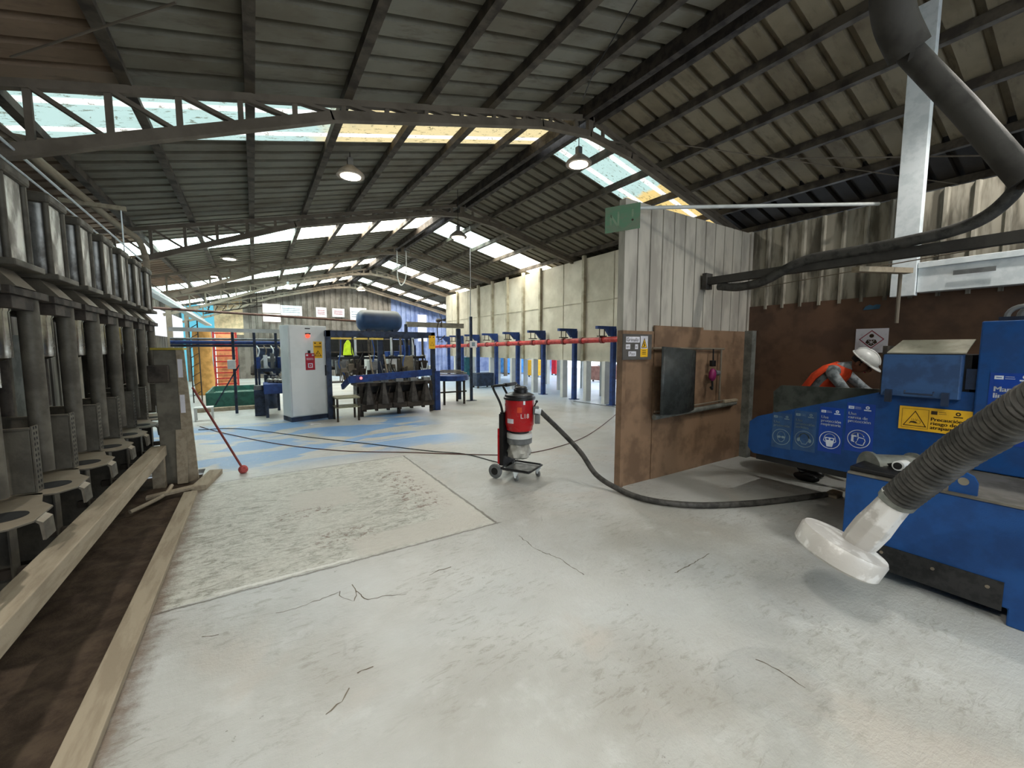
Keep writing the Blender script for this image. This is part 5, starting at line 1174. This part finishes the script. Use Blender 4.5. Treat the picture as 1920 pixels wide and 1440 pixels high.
# red rail with hangers, blue hooks
rl = thing('conveyor_rail', 'long red overhead conveyor rail running in front of the oven', 'conveyor rail', (8.0, 12, 1.8))
XRl = 8.0
def rz(y): return 1.83-0.012*(y-7.8)
MB().tube([(XRl, 5.2, rz(5.2)), (XRl, 20.5, rz(20.5))], 0.075, 14).build('rail', m_redrail, rl, smooth=True)
y = 5.6
while y < 20:
    MB().lathe([(0.095, -0.05), (0.095, 0.05)], (XRl, y, rz(y)), (0, 1, 0), 14).build('rail_clamp', M('dark red clamp', (120, 34, 34), 0.5), rl); y += 0.81
hk = None
whs = ['first blue bracket post from the partition, half hidden', 'second blue bracket post from the partition', 'third blue bracket post from the partition', 'fourth blue bracket post from the partition', 'fifth blue bracket post from the partition', 'sixth blue bracket post from the partition', 'seventh blue bracket post from the partition', 'last blue bracket post at the oven far end']
for k in range(8):
    y = 8.05+1.62*k
    if hk is None:
        hk = thing('bracket_post', 'x', 'post', (8.45, y, 0), 'blue bracket posts carrying the red rail')
        MB().bar((8.45, y, 0.0), (8.45, y, 2.14), 0.13, 0.11, (0, 1, 0)).build('post', m_blue2, hk)
        MB().box(8.33, 8.57, y-0.12, y+0.12, 0, 0.015).build('foot_plate', m_blue2, hk)
        MB().prism([(8.5, y-0.05, 2.20), (7.80, y-0.05, 2.20), (7.80, y-0.05, 2.12), (8.12, y-0.05, 2.12), (8.30, y-0.05, 1.93), (8.5, y-0.05, 1.93)], (0, 0.1, 0)).build('arm', m_blue2, hk)
        h_ = MB()
        for dx in (-0.09, 0.09): h_.bar((XRl+dx, y, 1.92), (XRl+dx, y, 2.12), 0.02, 0.02)
        h_.box(XRl-0.14, XRl+0.14, y-0.05, y+0.05, 1.91, 1.94); h_.build('rail_hanger', m_darksteel, hk)
        o = hk
    else: o = copy_tree(hk)
    o.location = (8.45, y, 0); o['label'] = whs[k]
# things beyond the oven
def blob(name, px, Y, w, d, h, mat, label, cat, z0=0.0):
    p = at(px, 700, Y=Y); t_ = thing(name, label, cat, (p.x, Y, z0))
    MB().box(p.x-w/2, p.x+w/2, Y-d/2, Y+d/2, z0+0.08, z0+h).build('body', mat, t_, bevel=0.02)
    for sx in (-1, 1):
        for sy_ in (-1, 1): MB().box(p.x+sx*w*0.4-0.03, p.x+sx*w*0.4+0.03, Y+sy_*d*0.4-0.03, Y+sy_*d*0.4+0.03, z0, z0+0.08).build('leg', m_darksteel, t_)
    return t_
blob('yellow_bin', 1005, 18.5, 0.75, 0.6, 0.95, m_yellow, 'yellow waste bin seen under the oven', 'bin')
blob('red_cabinet', 1042, 19.0, 0.35, 0.4, 1.0, m_red, 'red cabinet seen between the oven posts', 'cabinet')
blob('blue_skip', 965, 21.5, 1.6, 0.8, 1.15, M('bright blue paint', (60, 130, 200), 0.5), 'bright blue machine housing beyond the oven posts', 'machine')
blob('blue_cabinet', 935, 22.5, 0.7, 0.7, 1.2, M('bright blue paint', (60, 130, 200), 0.5), 'bright blue cabinet at the far side under the oven', 'cabinet')
blob('teal_locker', 877, 20.5, 0.5, 0.5, 1.1, M('teal paint', (20, 90, 100), 0.5), 'teal locker behind the dark blue pole', 'locker')
blob('scrap_table', 1138, 14.2, 1.6, 0.7, 0.75, M('reddish table', (150, 110, 100), 0.6), 'low reddish table with pale parts beyond the oven near the partition', 'table')
for k in range(5):
    p = at(1120+k*9, 700, Y=14.2)
    tag(MB().ell((p.x, 14.0+0.1*(k % 3), 0.80), 0.16, 0.12, 0.07).build('pale_sack', m_paper, smooth=True), 'pale crumpled sack lying on the reddish table', 'sack', 'sacks on the reddish table')
blob('dark_trolley', 905, 14.6, 0.8, 0.5, 0.6, m_navy, 'dark trolley standing in the bay before the far part of the oven', 'trolley')

# ------------------------------------------------------------------ lamps
def lamp_proto():
    t = thing('highbay_lamp', 'x', 'ceiling lamp', (0, 0, 0), 'high-bay lamps under the roof')
    MB().lathe([(0.03, 0.15), (0.07, 0.14), (0.12, 0.10), (0.19, 0.04), (0.21, 0.01), (0.21, -0.015)][::-1], n=28).build('reflector', M('lamp housing', (150, 140, 128), 0.5), t, smooth=True)
    MB().lathe([(0.15, -0.022), (0.15, -0.014)], n=24).build('diffuser', EM('lamp glow', (255, 244, 222), 14.0), t)
    MB().box(-0.04, 0.04, -0.04, 0.04, 0.14, 0.26).build('driver_box', m_grey, t)
    return t
LP = [(1.41, 6.95, 4.30, 'high-bay lamp hanging near the first skylight on the press side'),
      (4.62, 5.25, 4.60, 'high-bay lamp hanging from the nearest truss just right of the ridge'),
      (4.25, 9.1, 4.25, 'high-bay lamp hanging above the moulding line near the ridge'),
      (-0.46, 14.05, 4.10, 'high-bay lamp above the green trough bay'),
      (-1.0, 17.4, 4.05, 'small far high-bay lamp above the ochre sleeve'),
      (1.32, 19.5, 4.10, 'far high-bay lamp above the end of the line, press side'),
      (4.1, 18.8, 4.15, 'far high-bay lamp below the ridge near the gable'),
      (-1.3, -0.15, 3.72, 'high-bay lamp behind the camera over the press aisle'),
      (0.2, -1.3, 4.1, 'high-bay lamp behind the camera between press aisle and ridge'),
      (2.6, -2.2, 4.4, 'high-bay lamp behind the camera near the ridge'),
      (5.45, 0.30, 4.35, 'high-bay lamp hanging inside the booth above the blue machine')]
l0 = lamp_proto()
for k, (x, y, z, l) in enumerate(LP):
    o = l0 if k == 0 else copy_tree(l0)
    o.location = (x, y, z); o['label'] = l
    c_ = MB().tube([(0, 0, 0.26), (0, 0, zr(x)-z-0.02)], 0.007, 6).build('suspension_cord', m_black, o)
    for v in c_.data.vertices: v.co.x -= 0
    ld = bpy.data.lights.new('lamp_light', 'SPOT'); ld.energy = LAMP_W*(5 if k < 7 else {7: 15, 8: 8, 9: 2, 10: 6.5}[k]); ld.spot_size = R(150); ld.spot_blend = 0.6; ld.shadow_soft_size = 0.07
    ld.color = (1.0, 0.96, 0.90)
    lo = bpy.data.objects.new('lamp_light', ld); COL.objects.link(lo); lo.location = (x, y, z-0.06)

# ------------------------------------------------------------------ worker
wk = thing('person', 'person in white helmet and orange vest bending behind the blue machine', 'person', (5.72, 2.05, 0))
def skinned(name, joints, edges, mat, parent, root=0, sub=2):
    me = bpy.data.meshes.new(name); og = ORG[parent.name]
    me.from_pydata([Vector(j[0])-og for j in joints], edges, []); me.materials.append(mat)
    o = bpy.data.objects.new(name, me); COL.objects.link(o); o.parent = parent; ORG[o.name] = og
    m_ = o.modifiers.new('skin', 'SKIN'); m_.use_smooth_shade = True
    for i, j in enumerate(joints):
        r_ = j[1]; me.skin_vertices[0].data[i].radius = (r_, r_) if not isinstance(r_, tuple) else r_
        me.skin_vertices[0].data[i].use_root = (i == root)
    s_ = o.modifiers.new('sub', 'SUBSURF'); s_.levels = sub; s_.render_levels = sub
    return o
px_, py_ = 5.70, 2.14
J = [((px_, py_+0.05, 0.90), (0.15, 0.12)), ((px_, py_-0.02, 1.08), (0.14, 0.11)), ((px_, py_-0.12, 1.25), (0.17, 0.12)), ((px_, py_-0.22, 1.36), (0.12, 0.09)), ((px_, py_-0.30, 1.40), 0.055), ((px_, py_-0.37, 1.41), 0.06),
     ((px_-0.18, py_-0.20, 1.32), 0.065), ((px_-0.24, py_-0.38, 1.12), 0.048), ((px_-0.16, py_-0.62, 1.02), 0.034),
     ((px_+0.18, py_-0.20, 1.32), 0.065), ((px_+0.24, py_-0.40, 1.12), 0.048), ((px_+0.12, py_-0.64, 1.02), 0.034),
     ((px_-0.10, py_+0.05, 0.84), 0.095), ((px_-0.12, py_-0.02, 0.48), 0.065), ((px_-0.12, py_+0.06, 0.09), 0.045),
     ((px_+0.10, py_+0.05, 0.84), 0.095), ((px_+0.12, py_+0.0, 0.48), 0.065), ((px_+0.12, py_+0.10, 0.09), 0.045)]
E_ = [(0, 1), (1, 2), (2, 3), (3, 4), (4, 5), (3, 6), (6, 7), (7, 8), (3, 9), (9, 10), (10, 11), (0, 12), (12, 13), (13, 14), (0, 15), (15, 16), (16, 17)]
skinned('body', J, E_, m_shirt, wk)
# vest over the torso, trousers over the legs
ve = MB(); secs = [((px_, py_+0.05, 0.93), 0.19, 0.155), ((px_, py_-0.0, 1.08), 0.185, 0.150), ((px_, py_-0.10, 1.23), 0.200, 0.155), ((px_, py_-0.19, 1.335), 0.165, 0.135), ((px_, py_-0.26, 1.40), 0.09, 0.085)]
dirs = Vector((0, -0.45, 0.89)).normalized(); sd_ = Vector((1, 0, 0)); fr_ = dirs.cross(sd_)
n_ = 24
for c0, rx, ry in secs:
    for k in range(n_):
        a = 2*math.pi*k/n_; ve.v.append(Vector(c0)+sd_*rx*math.cos(a)+fr_*ry*math.sin(a))
for i in range(len(secs)-1):
    for k in range(n_):
        if i in (1, 2) and k in (0, 11, 12, 23): continue
        a, b = i*n_+k, i*n_+(k+1) % n_; ve.face((a, b, b+n_, a+n_))
ve.build('safety_vest', m_vest, wk, smooth=60, solid=0.012)
bd = MB()
for zz in (1.0,): 
    bd.tube([Vector((px_, py_+0.03, zz))+sd_*0.198*math.cos(2*math.pi*k/24)+fr_*0.165*math.sin(2*math.pi*k/24) for k in range(25)], 0.012, 6)
bd.build('reflective_band', m_grey, wk, smooth=True)
skinned('trousers', [((px_, py_+0.05, 0.93), (0.165, 0.14)), ((px_-0.10, py_+0.05, 0.82), 0.115), ((px_-0.12, py_-0.02, 0.48), 0.085), ((px_-0.12, py_+0.06, 0.10), 0.068), ((px_+0.10, py_+0.05, 0.82), 0.115), ((px_+0.12, py_+0.0, 0.48), 0.085), ((px_+0.12, py_+0.10, 0.10), 0.068)],
        [(0, 1), (1, 2), (2, 3), (0, 4), (4, 5), (5, 6)], m_trouser, wk)
for s_, yy in ((-1, 0.06), (1, 0.10)):
    MB().ell((px_+s_*0.12, py_+yy-0.06, 0.045), 0.052, 0.14, 0.055, zmin=-0.8).build('boot', m_black, wk, smooth=True)
# head, leaning down towards the work
rot = Euler((R(-62), 0, 0)).to_matrix()          # local z = crown, local -y... face towards -Y and down
rot = Matrix.Rotation(R(48), 3, 'X')             # tilt forwards about X so the crown leans to -Y
hc = Vector((px_, py_-0.42, 1.44))
rot = Matrix.Rotation(R(42), 3, 'X')
def H(x, y, z): return hc+rot @ Vector((x, y, z))
hdm = MB().ell(hc, 0.078, 0.098, 0.118, rot, 20, 14)
for p in hdm.v:
    l_ = rot.transposed() @ (p-hc)
    if l_.z < -0.02 and l_.y < 0: l_.x *= 0.86; l_.y *= 0.98
    if l_.z < -0.03 and l_.y > 0.03: l_.y *= 0.8
    p.xyz = hc+rot @ l_
hd_o = hdm.build('head', m_skin, wk, smooth=True)
MB().ell(H(0, -0.104, -0.018), 0.013, 0.020, 0.026, rot, 10, 6).build('nose', m_skin, hd_o, smooth=True)
for s_ in (-1, 1):
    MB().ell(H(s_*0.032, -0.086, 0.006), 0.013, 0.009, 0.008, rot, 10, 6).build('eye', m_ink, hd_o, smooth=True)
    MB().ell(H(s_*0.080, 0.008, -0.015), 0.010, 0.020, 0.032, rot, 10, 6).build('ear', m_skin, hd_o, smooth=True)
MB().ell(H(0, -0.092, -0.060), 0.024, 0.008, 0.007, rot, 10, 6).build('mouth', m_pink, hd_o, smooth=True)
MB().ell(H(0, 0.02, 0.015), 0.083, 0.092, 0.108, rot, 18, 10, zmin=-0.35).build('hair', m_hair, wk, smooth=True)
he = MB().ell(H(0, 0.005, 0.045), 0.112, 0.138, 0.110, rot, 26, 12, zmin=0.0)
he_o = he.build('helmet', m_helmet, wk, smooth=True)
bm_ = MB()
for i in range(15):
    a = R(180+i*180/14)
    for r1 in (0.98, 1.45 if 2 < i < 12 else 1.1): bm_.v.append(H(0.112*r1*math.cos(a) if r1 < 1 else 0.115*math.cos(a)*1.02, 0.005+0.138*r1*math.sin(a), 0.048-0.012*(r1 > 1)))
for i in range(14): bm_.face((2*i, 2*i+1, 2*i+3, 2*i+2))
bm_.build('helmet_peak', m_helmet, he_o, smooth=True, solid=0.006)
MB().tube([H(0.118*math.cos(2*math.pi*i/24), 0.005+0.144*math.sin(2*math.pi*i/24), 0.046) for i in range(25)], 0.007, 6).build('helmet_rim', m_helmet, he_o, smooth=True)
MB().tube([H(0, 0.005+0.138*math.cos(R(a)), 0.045+0.112*math.sin(R(a))) for a in range(20, 161, 10)], 0.010, 6).build('helmet_ridge', m_helmet, he_o, smooth=True)
# hands resting on the trough
for s_, wr in ((-1, Vector((px_-0.16, py_-0.62, 1.02))), (1, Vector((px_+0.12, py_-0.64, 1.02)))):
    jj = [(wr, 0.028), (wr+Vector((0, -0.045, -0.012)), (0.038, 0.018)), (wr+Vector((0, -0.085, -0.018)), (0.040, 0.016))]; ee = [(0, 1), (1, 2)]
    for q in range(4):
        b0 = wr+Vector(((q-1.5)*0.021, -0.095, -0.018)); L4 = (0.030, 0.034, 0.032, 0.024)[q]
        i0 = len(jj); jj += [(b0, 0.009), (b0+Vector((0, -L4, -0.006)), 0.0085), (b0+Vector((0, -L4*1.7, -0.026)), 0.0078)]; ee += [(2, i0), (i0, i0+1), (i0+1, i0+2)]
    i0 = len(jj); jj += [(wr+Vector((-s_*0.042, -0.05, -0.015)), 0.011), (wr+Vector((-s_*0.060, -0.082, -0.024)), 0.009)]; ee += [(1, i0), (i0, i0+1)]
    skinned('hand', jj, ee, m_skin, wk)
